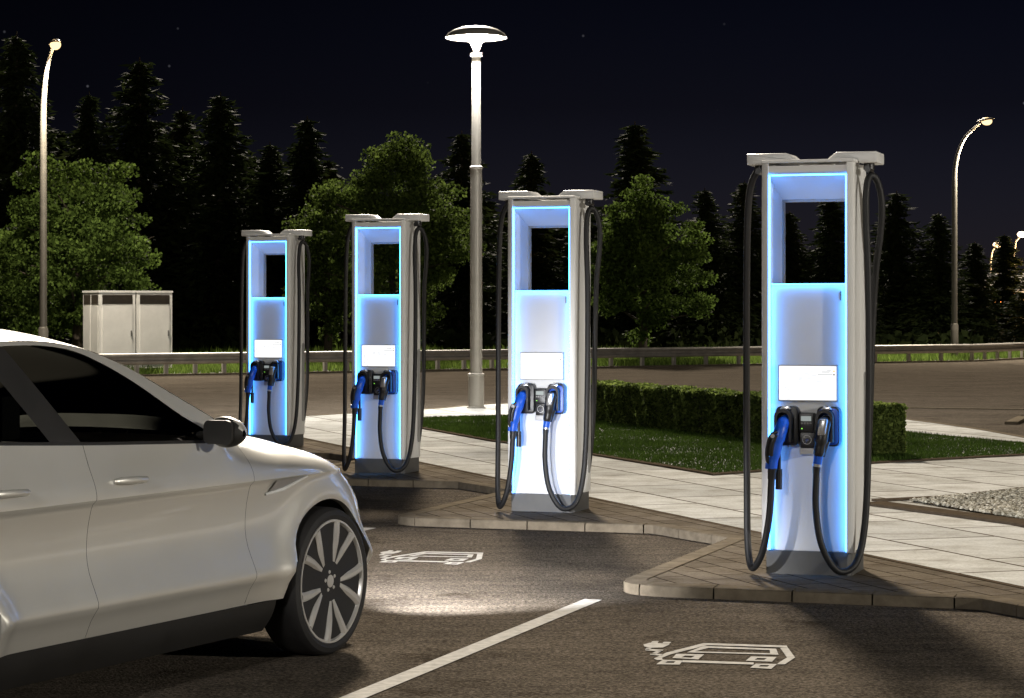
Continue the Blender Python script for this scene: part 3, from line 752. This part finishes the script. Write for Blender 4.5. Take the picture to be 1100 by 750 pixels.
    obj('mirror_shell', bm, [M['carpaint'], M['clad']], mt, smooth=60)
    bm = BM(); prism(bm, rrect(s*(yb+.14)-.075, s*(yb+.14)+.075, 1.098, 1.205, .03), -1.112, -1.096, 'x'); obj('mirror_glass', bm, M['clad'], mt)
    # lamps at the front
    bm = BM(); rows = []
    for k in range(15):
        x = .58+.22*k/14; zt = ztop(x); row = [bm.verts.new(spt(x, zt-.075-.095*t*(.4+.6*k/14), s, .004)) for t in (0,.33,.66,1)]; rows.append(row)
    for a, b in zip(rows, rows[1:]):
        for j in range(3): bm.faces.new((a[j],b[j],b[j+1],a[j+1]))
    obj('headlight', bm, M['head'], car, smooth=60)
    # front bumper lower trim
    bm = BM(); rows = []
    for k in range(40):
        x = .41+.437*(1-(1-k/39)**1.7); row = [bm.verts.new((x-.02*t, s*((lerp(PROF,.33)-.12-.10*t)*wplan(x)), .328-.15*t)) for t in (0,.5,1)]; rows.append(row)
    for a, b in zip(rows, rows[1:]):
        for j in range(2): bm.faces.new((a[j],b[j],b[j+1],a[j+1]))
    obj('bumper_cladding', bm, M['clad'], car, smooth=60)
# bonnet, windscreen, roof, tail
def bonnet(u, v):
    x = -.70+1.5495*(1-(1-u)**1.6); zt = ztop(x); oe = bside(x, zt); q = 2*v-1
    cr = .055*min(1, oe/.7); return (x, q*oe, zt+cr*(1-q*q)**.8+.012*math.exp(-((abs(q)-.72)/.1)**2)*min(1,oe/.7))
bm = BM(); grid(bm, bonnet, 50, 40); obj('bonnet', bm, M['carpaint'], car, smooth=50)
def ptop(x, q, off=0):
    ze = max(lerp(ROOF,x)-.062, ztop(x)); oe = gside(x, ze)+.008
    return (x, q*oe, ze+(lerp(ROOF,x)+.012-ze)*(1-abs(q)**2.6)+off)
bm = BM(); grid(bm, lambda u, v: ptop(-.56-1.06*u, (2*v-1)*.93), 40, 30); obj('windscreen', bm, M['carglass'], car, smooth=60)
for s in (-1,1):
    bm = BM(); grid(bm, lambda u, v: ptop(-.55-1.07*u, s*(1-.085*v), .003), 44, 4); obj('windscreen_pillar', bm, M['carpaint'], car, smooth=60)
bm = BM(); grid(bm, lambda u, v: ptop(-1.60-1.85*u, 2*v-1, .002), 50, 40); obj('roof', bm, M['carpaint'], car, smooth=60)
bm = BM(); grid(bm, lambda u, v: ptop(-3.45-.349*u, 2*v-1), 14, 30); obj('rear_window', bm, M['carglass'], car, smooth=60)
bm = BM(); grid(bm, lambda u, v: (-3.80-.03*math.sin(math.pi*v), (2*u-1)*bside(-3.80,.33+.69*v), .33+.69*v), 24, 14); obj('tailgate', bm, M['carpaint'], car, smooth=60)
bm = BM(); box(bm, -3.7,.70,-.66,.66,.17,.24); obj('underbody', bm, M['inner'], car)
# cabin
bm = BM(); box(bm, -3.6,-.75,-.80,.80,.30,.42); box(bm, -.80,-.55,-.80,.80,.42,1.0); obj('cabin_floor', bm, M['inner'], car)
bm = BM(); box(bm, -1.02,-.55,-.78,.78,.86,1.06,.05,3); obj('dashboard', bm, M['dash'], car, smooth=40)
for sx, sy in ((-1.75,-.38),(-1.75,.38)):
    st_ = thing('front_seat', None, None); st_.parent = car
    bm = BM(); prism(bm, [(sx+.42,.42),(sx+.45,.60),(sx+.05,.62),(sx-.12,1.12),(sx-.24,1.12),(sx-.15,.42)], sy-.24, sy+.24, 'y', bev=.05, seg=3); obj('seat_shell', bm, M['inner'], st_, smooth=50)
    bm = BM(); box(bm, sx-.27,sx-.15,sy-.13,sy+.13,1.15,1.33,.04,3); obj('headrest', bm, M['inner'], st_, smooth=50)
bm = BM(); box(bm, -3.0,-2.55,-.66,.66,.45,.62,.05,3); box(bm, -3.15,-2.95,-.66,.66,.6,1.12,.05,3); obj('rear_seat', bm, M['inner'], car, smooth=50)
bm = BM(); cR = []
for k in range(25):
    a = 2*math.pi*k/24; cR.append(Vector((-1.12-.06*math.sin(a)*1, -.0+.38+.185*math.cos(a), 1.02+.175*math.sin(a))))
tube(bm, cR, .016, 8, caps=False); tube(bm, [(-1.12,.20,1.02),(-1.12,.56,1.02)], .018, 8); tube(bm, [(-1.12,.38,1.02),(-.9,.38,.98)], .03, 8); obj('steering_wheel', bm, M['inner'], car, smooth=50)
# wheels
def wheel(x, s):
    wt = thing('wheel', None, None); wt.parent = car; wt.location = (x, s*.83, WR); wt.rotation_euler = (0, R(9), 0)
    f = lambda p: [(r, s*h) for r, h in p]
    bm = BM(); lathe(bm, f([(.300,.098),(.308,.112),(.326,.118),(.348,.110),(.361,.09),(.365,.05),(.365,-.05),(.361,-.09),(.34,-.115),(.30,-.11),(.296,0)]), 56, 'y')
    obj('tyre', bm, M['tyre'], wt, smooth=35)
    bm = BM()
    rp = f([(.306,.106),(.303,.113),(.294,.113),(.287,.098),(.282,.05),(.276,-.09),(.272,-.09),(.272,-.085)])
    rings = [[bm.verts.new((r*math.cos(2*math.pi*k/56), h, r*math.sin(2*math.pi*k/56))) for k in range(56)] for r,h in rp]
    for a, b in zip(rings, rings[1:]):
        for k in range(56): bm.faces.new((a[k],a[(k+1)%56],b[(k+1)%56],b[k]))
    for q in range(5):
        for e in (-1,1):
            a0 = 2*math.pi*q/5 + e*R(7); a1 = 2*math.pi*q/5 + e*R(17)
            def pt(rr, a, dw, h): return (rr*math.cos(a)-dw*math.sin(a), s*h, rr*math.sin(a)+dw*math.cos(a))
            st_ = []
            for k in range(6):
                u = k/5; rr = .045+.248*u; a = a0*(1-u)+a1*u if u > .25 else a0; wd = .022-.008*u+.010*u*u; h = .080+.028*math.sin(u*1.7)
                st_.append([bm.verts.new(pt(rr,a,dw,h+dh)) for dw, dh in ((-wd,-.004),(-wd*.45,.008),(wd*.45,.008),(wd,-.004),(wd,-.035),(-wd,-.035))])
            for A_, B_ in zip(st_, st_[1:]):
                for k in range(6): bm.faces.new((A_[k],A_[(k+1)%6],B_[(k+1)%6],B_[k]))
    for q in range(5):
        a_ = 2*math.pi*(q+.5)/5; lathe(bm, f([(.010,.05),(.010,.098),(.006,.102)]), 8, 'y', (.046*math.cos(a_),0,.046*math.sin(a_)))
    lathe(bm, f([(.062,.045),(.062,.085),(.050,.094),(.034,.094),(.030,.100),(.0,.102)]), 28, 'y')
    obj('rim', bm, M['alloy'], wt, smooth=35)
    bm = BM(); lathe(bm, f([(.205,.0),(.205,.03),(.07,.03),(.07,.045)]), 40, 'y'); obj('brake_disc', bm, M['disc'], wt, smooth=35)
    bm = BM(); lathe(bm, f([(.27,-.06),(.27,-.05)]), 40, 'y'); obj('wheel_back', bm, M['inner'], wt)
for x in (0, WB):
    for s in (-1,1): wheel(x, s)
for s in (-1,1):
    light('headlamp_beam', 'SPOT', 700, (.88, s*.60, .66), car, (.97,.97,1.0), .04, aim=(1, -.05*s if s>0 else .06, -.27), spot=R(66), blend=.95)

# ------------------------------------------------------------------ lamps
def plaza_lamp(loc, label, power, tint=(1,.965,.91)):
    t = thing('plaza_lamp', label, 'street lamp', loc, 0, 'mushroom lamps')
    bm = BM(); lathe(bm, [(.16,0),(.16,.02),(.135,.03),(.135,.54),(.142,.545),(.142,.58),(.10,.60)], 28); obj('post_base', bm, M['pole'], t, smooth=35)
    bm = BM(); lathe(bm, [(.105,.58),(.100,4.05),(.108,4.06),(.108,4.10),(.082,4.12),(.072,5.86),(.072,5.98)], 28); obj('post', bm, M['pole'], t, smooth=35)
    bm = BM(); lathe(bm, [(.10,5.98),(.10,6.03),(.05,6.04),(.045,6.06)], 28); obj('post_collar', bm, M['pole'], t, smooth=35)
    bm = BM(); lathe(bm, [(.05,6.05),(.06,6.10),(.10,6.20),(.17,6.245),(.45,6.275),(.515,6.285)], 40); obj('lens', bm, M['lampw'], t, smooth=50)
    bm = BM(); lathe(bm, [(.518,6.288),(.527,6.291),(.527,6.302),(.48,6.365),(.38,6.425),(.25,6.468),(.12,6.488),(0,6.492)], 48); obj('lamp_shade', bm, M['pole'], t, smooth=35)
    light('lamp_light', 'POINT', power, (0,0,5.93), t, tint, .30)
    return t
pb = G(511.5,438,IZ)
plaza_lamp((pb.x,pb.y,IZ-.006), 'mushroom shaped lamp on a pale post standing behind the charging stations', 1900)
def street_lamp(loc, rz, height, reach, label, power, drop=.75, lens='lamp'):
    t = thing('street_lamp', label, 'street lamp', loc, rz, 'curved street lamps along the road')
    hs = height-2.0
    bm = BM(); lathe(bm, [(.15,0),(.15,.02),(.13,.03),(.13,1.25),(.10,1.30)], 20); obj('post_base', bm, M['stpole'], t, smooth=35)
    P = [(0,0,1.25),(0,0,hs*.6),(0,0,hs)]
    for k in range(1,11):
        a = R(70*k/10); P.append((reach*.62*(1-math.cos(a))/(1-math.cos(R(70))), 0, hs+(height-.28-hs)*math.sin(a)/math.sin(R(70))))
    P.append((reach*.9,0,height-.04))
    bm = BM(); n = len(P); tube(bm, P, [.10-.055*k/(n-1) for k in range(n)], 14); obj('post', bm, M['stpole'], t, smooth=50)
    bm = BM(); 
    def shell(u, v):
        a = 2*math.pi*u; q = math.sin(math.pi*v)**.5; return (reach*.78+.62*v, .15*q*math.cos(a), height+.02+.10*v+.075*q*math.sin(a)*(1 if math.sin(a)>0 else .5))
    grid(bm, shell, 20, 12); obj('lamp_housing', bm, M['stpole'], t, smooth=50)
    bm = BM(); c = (reach*.78+.36,0,height+.03)
    bmesh.ops.create_uvsphere(bm, u_segments=20, v_segments=12, radius=1, matrix=Matrix.Translation(c)@Matrix.Diagonal((.19,.14,.14,1))); obj('lens', bm, M[lens], t, smooth=60)
    light('lamp_light', 'SPOT', power, (c[0],0,height-.16), t, (1,.90,.74), .15, aim=(0,0,-1), spot=R(142), blend=.25)
    light('lens_glow', 'POINT', power*.15, (c[0]+.02,0,height+.03), t, (1,.78,.48), .24)
    return t
LL = AT(46.5, 62.6); LR = AT(1025.5, 83.0)
street_lamp((LL.x,LL.y,0), R(-62), 8.75, .95, 'tall curved street lamp at the left, in front of the broad bright tree', 2400)
street_lamp((LR.x,LR.y,0), R(-14), 8.45, .98, 'tall curved street lamp at the right, standing in the grass beyond the guard rail', 3000)
def far_lamp(px, py, Y, label, arm):
    top = CAMZ+(HY-py)*Y/FPX; p = AT(px, Y); t = thing('street_lamp', label, 'street lamp', (p.x,p.y,0), 0, 'distant street lamps')
    bm = BM(); tube(bm, [(0,0,0),(0,0,top-1.2),(arm*.25,0,top-.4),(arm,0,top)], [.12,.08,.06,.05], 10); obj('post', bm, M['stpole'], t, smooth=50)
    bm = BM(); bmesh.ops.create_uvsphere(bm, u_segments=16, v_segments=10, radius=1, matrix=Matrix.Translation((arm,0,top))@Matrix.Diagonal((.30,.24,.18,1))); obj('lens', bm, M['lampfar'], t, smooth=60)
    light('lamp_light', 'POINT', 350, (arm+.25,-.5,top-.7), t, (1,.66,.34), .3)
far_lamp(1089, 252, 140, 'distant lit street lamp at the right edge above the spruces', .5)
far_lamp(1064, 263, 150, 'distant lit street lamp half hidden by a spruce at the right', .45)
# unseen fill lamps of the same model, added to light the fronts
plaza_lamp((20.0,2.0,0), 'added fill lamp of mushroom shape, out of the picture on the right', 7200, (1,.94,.83))
plaza_lamp((-5.5,-3.0,0), 'added fill lamp of mushroom shape, behind the camera on the left', 1900)

# a far building, turned orange by a warm light added before its wall
bp = AT(1112, 109); t = thing('distant_building', 'far low brick building glowing orange behind the spruces at the right edge', 'building', (bp.x,bp.y,0))
bm = BM(); box(bm, -1.9,9,0,8,0,2.6); obj('wall', bm, M['brick'], t)
bm = BM(); prism(bm, [(-.5,2.6),(8.5,2.6),(4,3.6)], -2.2,9.5, 'x'); obj('roof', bm, M['stpole'], t)
for k in range(4):
    bm = BM(); box(bm, -1.4+k*2.4,-.5+k*2.4,-.05,-.002,1.0,2.0); obj('window', bm, M['inner'], t)
light('wall_fill_light', 'POINT', 2600, (0,-2.6,2.6), t, (1,.55,.20), .2)
# ------------------------------------------------------------------ guard rail, cabinets
rail_px = [(-120,409),(60,405.6),(300,401.5),(500,398),(760,393.2),(1046,388.3),(1100,385.5),(1300,377)]
RP = resample([Vector((p.x,p.y,0)) for p in catmull([G(x,y) for x,y in rail_px[:6]], 8)], 1.3) + resample([G(x,y) for x,y in rail_px[5:]], 1.3)[1:]
gr = thing('guard_rail', 'long galvanised guard rail on short posts between the road and the grass', 'guard rail')
prof = [(-.02,.30),(.03,.315),(.055,.345),(.055,.385),(.0,.43),(.0,.47),(.055,.515),(.055,.555),(.03,.585),(-.02,.60)]
bm = BM(); rows = []
for i, p in enumerate(RP):
    t_ = (RP[min(i+1,len(RP)-1)]-RP[max(i-1,0)]).normalized(); n_ = Vector((t_.y,-t_.x,0))
    rows.append([bm.verts.new((p.x+n_.x*o, p.y+n_.y*o, z)) for o, z in prof])
for a, b in zip(rows, rows[1:]):
    for k in range(len(prof)-1): bm.faces.new((a[k],b[k],b[k+1],a[k+1]))
obj('rail_beam', bm, M['galv'], gr, smooth=40)
for i, p in enumerate(RP[1:-1]):
    bm = BM(); box(bm, -.05,.05,.03,.13,0,.56); o = obj('post', bm, M['galv'], gr); o.location = p
    t_ = (RP[i+2]-RP[i]).normalized(); o.rotation_euler = (0,0,math.atan2(t_.y,t_.x))
# cabinets
def cabinet(loc, rz, label):
    t = thing('utility_cabinet', label, 'utility cabinet', loc, rz, 'utility cabinets beyond the guard rail')
    W_, D_, H_ = 1.08, 1.15, 2.28
    bm = BM(); box(bm, -W_/2,W_/2,0,D_,.10,H_-.06,.03,2); obj('cabinet_body', bm, M['cabinet'], t, smooth=35)
    bm = BM(); box(bm, -W_/2-.02,W_/2+.02,-.02,D_+.02,H_-.058,H_,.02,2); obj('roof', bm, M['cabinet'], t, smooth=35)
    bm = BM(); box(bm, -W_/2+.04,W_/2-.04,.04,D_-.04,0,.098); obj('base', bm, M['plinth'], t)
    bm = BM(); box(bm, -W_/2+.09,W_/2-.09,-.022,-.003,.22,1.86,.012); d_ = obj('door', bm, M['cabinet'], t, smooth=35)
    bm = BM(); box(bm, W_/2-.15,W_/2-.125,-.05,-.024,1.0,1.16,.006); obj('handle', bm, M['plinth'], d_)
    bm = BM(); box(bm, -W_/2+.09,W_/2-.09,-.012,-.003,1.90,2.16)
    for k in range(7): box(bm, -W_/2+.10,W_/2-.10,-.020,-.0125,1.915+k*.034,1.930+k*.034)
    obj('vent', bm, M['louvre'], t)
    for y0 in (.07,.62):
        bm = BM(); box(bm, -W_/2-.016,-W_/2-.003,y0,y0+.46,.22,1.86,.006); obj('side_panel', bm, M['cabinet'], t)
        bm = BM(); box(bm, -W_/2-.012,-W_/2-.003,y0,y0+.46,1.90,2.16); obj('side_vent', bm, M['louvre'], t)
    return t
cb = AT(126, 65.0)
rz = R(33)
cabinet((cb.x,cb.y,.02), rz, 'pale metal utility cabinet with brown vent, the left one under the broad tree')
cabinet((cb.x+1.13*math.cos(rz),cb.y+1.13*math.sin(rz),.02), rz, 'pale metal utility cabinet with brown vent, the right one above the guard rail')
bm = BM(); box(bm, cb.x-1.6, cb.x+3.3, cb.y-1.0, cb.y+2.4, -.02, .022); tag(obj('cabinet_pad_paving', bm, M['paving']), kind='structure')

# far kerb at the right and road edge line
bm = BM(); kerb(bm, [G(1079,456), G(1094,449), G(1180,452)], .6, .20, .045, side=-1); tag(obj('traffic_island_kerb', bm, M['kerb'], smooth=30), kind='structure')
bm = BM(); strip(bm, [G(900,437.5), G(1000,439), G(1100,440.5), G(1400,446)], .16, -.02, .02); tag(obj('road_edge_kerb', bm, M['kerb']), kind='structure')

# ------------------------------------------------------------------ verge, vegetation
edge = [Vector((p.x-.2,p.y+.10,0)) for p in RP]
vp = edge + [Vector((60,190,0)), Vector((-60,190,0))]
bm = BM(); sheet(bm, vp, .03); tag(obj('verge_ground', bm, M['soil']), kind='structure')
bm = BM(); strip(bm, [p+Vector((0,-.25,0)) for p in RP], .16, -.02, .05); tag(obj('verge_kerb', bm, M['kerb']), kind='structure')
band = edge + [p+Vector((-1.5,9,0)) for p in edge[::-1]]
blades('verge_grass', band, 60000, .26, .016, .03, M['verge'], 2, .7)
blades('meadow_grass', [p+Vector((-1.5,9,0)) for p in edge] + [p+Vector((-4,28,0)) for p in edge[::-1]], 26000, .40, .035, .03, M['verge'], 3, .7)

def leafcloud(P, size, rng, elong=1.5, droop=0.0, outward=None):
    """one folded diamond per point (two triangles sharing the mid-rib)"""
    n = len(P); d = rng.standard_normal((n,3)); d[:,2] -= droop
    d /= np.linalg.norm(d,axis=1,keepdims=True); q = rng.standard_normal((n,3)); s = np.cross(d,q); s /= np.linalg.norm(s,axis=1,keepdims=True)
    sz = size*(.6+.8*rng.random((n,1)))
    V = np.zeros((n,4,3)); V[:,0] = P-d*sz*elong*.5; V[:,1] = P+s*sz*.5; V[:,2] = P+d*sz*elong*.5; V[:,3] = P-s*sz*.5+np.cross(d,s)*sz*.25
    return V.reshape(-1,3), np.arange(4*n).reshape(-1,4)
def broad_tree(px, Y, rx, ztopc, zbot, label, mat, seed, nleaf=11000, lsize=.088, group='broad leaved trees beyond the guard rail'):
    rng = np.random.default_rng(seed); rnd = random.Random(seed); p = AT(px, Y)
    t = thing('broadleaf_tree', label, 'tree', (p.x,p.y,0), 0, group)
    H = ztopc; cz = (ztopc+zbot)/2; hz = (ztopc-zbot)/2
    bm = BM(); tube(bm, [(0,0,-.1),(.05,0,H*.3),(-.05,.05,H*.6),(0,0,H*.85)], [.17,.13,.09,.03], 10)
    tips = []
    for k in range(16):
        a = k*2.4; z0 = H*(.18+.5*k/16); r = rx*(.55+.35*rnd.random())*math.sqrt(max(.1,1-((z0+.8-cz)/hz)**2))
        e = Vector((r*math.cos(a), r*math.sin(a), z0+rnd.uniform(.5,1.3))); tube(bm, [(0,0,z0),tuple(e*.5+Vector((0,0,z0*.5+.1))),tuple(e)], [.06,.04,.012], 6); tips.append(e)
    obj('trunk', bm, M['bark'], t, smooth=60)
    # clumps spread through the crown volume
    nc = 170; C = []
    while len(C) < nc:
        q = rng.uniform(-1,1,3); r = np.linalg.norm(q)
        if r > 1 or r < .30: continue
        wob = 1+.16*math.sin(3*q[0]*2+seed)+.14*math.sin(5*q[2]+q[1]*4+seed*2)
        taper = 1-.28*max(0,q[2])
        C.append((q[0]*rx*.88*wob*taper, q[1]*rx*.88*wob*taper, cz+q[2]*hz*.92*wob))
    C = np.array(C); rad = rng.uniform(.28,.58,nc)*rx/2.6
    k = rng.choice(nc, nleaf, p=rad**2/(rad**2).sum()); off = rng.standard_normal((nleaf,3)); off /= np.linalg.norm(off,axis=1,keepdims=True)
    off *= (rng.random((nleaf,1))**.45)*rad[k][:,None]*np.array([1.25,1.25,.75])
    V, F = leafcloud(C[k]+off, lsize, rng, 1.5, .3); V[:,2] = np.maximum(V[:,2], .15)
    np_mesh('crown', V, F, mat, t); return t
broad_tree(82, 70, 2.65, 6.35, .5, 'broad leafy tree behind the utility cabinets, lit by the left street lamp', M['leaf1'], 11, 32000)
broad_tree(-14, 74, 2.0, 4.6, .3, 'lower leafy tree cut by the left edge of the picture', M['leaf1'], 12, 16000)
broad_tree(420, 82, 3.1, 8.1, .5, 'tall leafy tree above the second charging station from the left', M['leaf2'], 13, 38000)
broad_tree(352, 84, 1.5, 6.0, .5, 'narrow leafy tree showing between the two far charging stations', M['leaf2'], 14, 14000)
broad_tree(690, 80, 2.25, 6.15, .7, 'round leafy tree between the two near charging stations', M['leaf1'], 15, 28000)

def conifer_arrays(H, Rr, rng, n_whorl, per, dens=26, size=.20):
    P, D = [], []
    for w_ in range(n_whorl):
        h = H*(.03+.95*(w_/n_whorl)**.92); L0 = Rr*(1-h/H)**.82+.12
        for b in range(per):
            a = rng.random()*6.283; L = L0*(.45+.85*rng.random()**1.3); n = max(5, int(dens*L/Rr*1.2))
            t = (np.arange(n)+rng.random(n))/n
            z = h + .10*L*t - .36*L*t**1.6 + .10*L*t**4
            x = L*t; side = rng.standard_normal(n)*.13*L*(1.15-t)
            P.append(np.stack([x*np.cos(a)-side*np.sin(a), x*np.sin(a)+side*np.cos(a), z-np.abs(side)*.35+rng.standard_normal(n)*.03],1))
            D.append(np.tile([math.cos(a),math.sin(a),-.35],(n,1)))
    P = np.concatenate(P); D = np.concatenate(D); n = len(P)
    d = D+rng.standard_normal((n,3))*.45; d /= np.linalg.norm(d,axis=1,keepdims=True)
    s = np.cross(d, rng.standard_normal((n,3))); s /= np.linalg.norm(s,axis=1,keepdims=True)
    sz = size*(.6+.8*rng.random((n,1))); V = np.zeros((n,4,3))
    V[:,0] = P-d*sz*.9; V[:,1] = P+s*sz*.34; V[:,2] = P+d*sz*1.3; V[:,3] = P-s*sz*.34-np.array([0,0,1])*sz*.15
    return V.reshape(-1,3), np.arange(4*n).reshape(-1,4)
CON = []
for k in range(4):
    rng_ = np.random.default_rng(40+k); H0, R0 = 10.0, (2.1,2.5,1.9,2.3)[k]
    V, F = conifer_arrays(H0, R0, rng_, 60, 11, 38, .135)
    me = bpy.data.meshes.new('spruce_crown'); o = np_mesh('spruce_crown', V, F, M['needle']); me = o.data
    bpy.data.objects.remove(o)
    bm = BM(); tube(bm, [(0,0,-.1),(0,0,5),(0,0,9.9)], [.19,.11,.015], 10); o = obj('trunk', bm, M['bark'], None, smooth=60); mt_ = o.data; bpy.data.objects.remove(o)
    CON.append((me, mt_))
SP = [(18,30,88,0,1.0,'tall dark spruce rising behind the left street lamp'),
      (96,95,96,2,.9,'dark spruce just right of the left street lamp, behind the broad tree'),
      (150,58,98,1,1.15,'tallest dark spruce above the utility cabinets'),
      (196,112,104,3,.9,'dark spruce right behind the tallest spruce on the left'),
      (237,96,98,3,1.05,'tall dark spruce above the smallest looking charging station'),
      (290,150,102,0,.9,'short dark spruce above the leftmost charging station roof'),
      (330,122,100,2,1.05,'dark spruce left of the tall leafy tree'),
      (496,138,100,1,.95,'dark spruce touching the mushroom lamp post'),
      (571,160,102,0,.9,'dark spruce above the brightest lit charging station'),
      (625,205,100,3,.9,'low dark spruce at the right shoulder of the brightest charging station'),
      (682,128,98,2,1.05,'dark spruce rising straight behind the round leafy tree'),
      (757,200,96,1,.85,'dark spruce just right of the round leafy tree'),
      (800,192,98,3,.95,'dark spruce at the left edge of the nearest charging station'),
      (848,225,100,0,.85,'dark spruce at the left in the window of the nearest charging station'),
      (893,205,98,2,.95,'dark spruce at the right in the window of the nearest charging station'),
      (963,203,100,1,.95,'dark spruce just right of the nearest charging station'),
      (1008,226,98,3,.85,'slim dark spruce left of the right street lamp'),
      (1047,258,100,0,.85,'small dark spruce just right of the right street lamp'),
      (1079,250,104,2,.85,'dark spruce in front of the distant street lamps'),
      (1112,275,100,1,.85,'dark spruce cut by the right edge of the picture')]
for px, py, Y, v, ws, lab in SP:
    H = CAMZ+(HY-py)*Y/FPX; p = AT(px, Y); t = thing('spruce_tree', lab, 'tree', (p.x,p.y,0), random.Random(px).random()*6, 'dark spruces behind the road')
    for nm, me in (('crown',CON[v][0]),('trunk',CON[v][1])):
        o = link(nm, me, None, t); o.scale = (1.35*ws*min(1.25,.5+H/16), 1.2*ws*min(1.25,.5+H/16), H/10)
# the wood behind reads as one mass
rng_ = np.random.default_rng(77); Vs, Fs, nb = [], [], 0
for k in range(70):
    px = -150+1500*k/70+rng_.uniform(-15,15); Y = rng_.uniform(112,150)
    ht = np.interp(px, [0,150,300,450,600,750,900,1000,1040,1150], [120,125,160,195,232,255,262,280,300,315])+rng_.uniform(-8,18)
    H = CAMZ+(HY-ht)*Y/FPX
    if px > 1068 and Y < 125: continue
    V, F = conifer_arrays(H, 2.6, rng_, 22, 7, 18, .40); p = AT(px, Y); V = V+np.array([p.x,p.y,0])
    Vs.append(V); Fs.append(F+nb); nb += len(V)
tag(np_mesh('woods', np.concatenate(Vs), np.concatenate(Fs), M['needle']), kind='stuff')
# undergrowth along the foot of the wood
rng_ = np.random.default_rng(78); P = []
for k in range(520):
    px = rng_.uniform(-120,1220); Y = rng_.uniform(92,112); p = AT(px,Y); r = rng_.uniform(.5,1.1)
    if px > 1072: continue
    q = rng_.standard_normal((70,3)); q /= np.linalg.norm(q,axis=1,keepdims=True); q *= rng_.random((70,1))**.4*r*np.array([1.3,1,1]); q[:,2] = np.abs(q[:,2])
    P.append(q+np.array([p.x,p.y,.05]))
V, F = leafcloud(np.concatenate(P), .28, rng_); tag(np_mesh('undergrowth', V, F, M['needle']), kind='stuff')

# hedge
h0, h1 = G(600,449,IZ), G(941,490,IZ); hd = (h1-h0); hL = hd.length
hg = thing('hedge', 'long clipped boxy hedge on the lawn behind the charging stations', 'hedge', (h0.x,h0.y,IZ), math.atan2(hd.y,hd.x))
HW, HH = .37, .575
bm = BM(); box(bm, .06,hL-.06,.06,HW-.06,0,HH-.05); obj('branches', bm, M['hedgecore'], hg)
rng_ = np.random.default_rng(9); n = 52000
P = rng_.random((n,3))*np.array([hL,HW,HH]); f = rng_.integers(0,6,n); dep = np.abs(rng_.standard_normal(n))*.035
wob = .02*np.sin(P[:,0]*5)+.018*np.sin(P[:,0]*13+P[:,2]*9)
P[f==0,1] = (dep+wob)[f==0]; P[f==1,1] = (HW-dep)[f==1]; P[f==2,2] = (HH-dep+wob)[f==2]; P[f==3,2] = (HH-dep+wob)[f==3]; P[f==4,1] = (dep+wob)[f==4]
e = f==5; P[e,0] = np.where(rng_.random(e.sum())<.5, dep[e], hL-dep[e]-wob[e])
V, F = leafcloud(P, .034, rng_, 1.5); V[:,2] = np.maximum(V[:,2], .005); np_mesh('foliage', V, F, M['hedge'], hg)
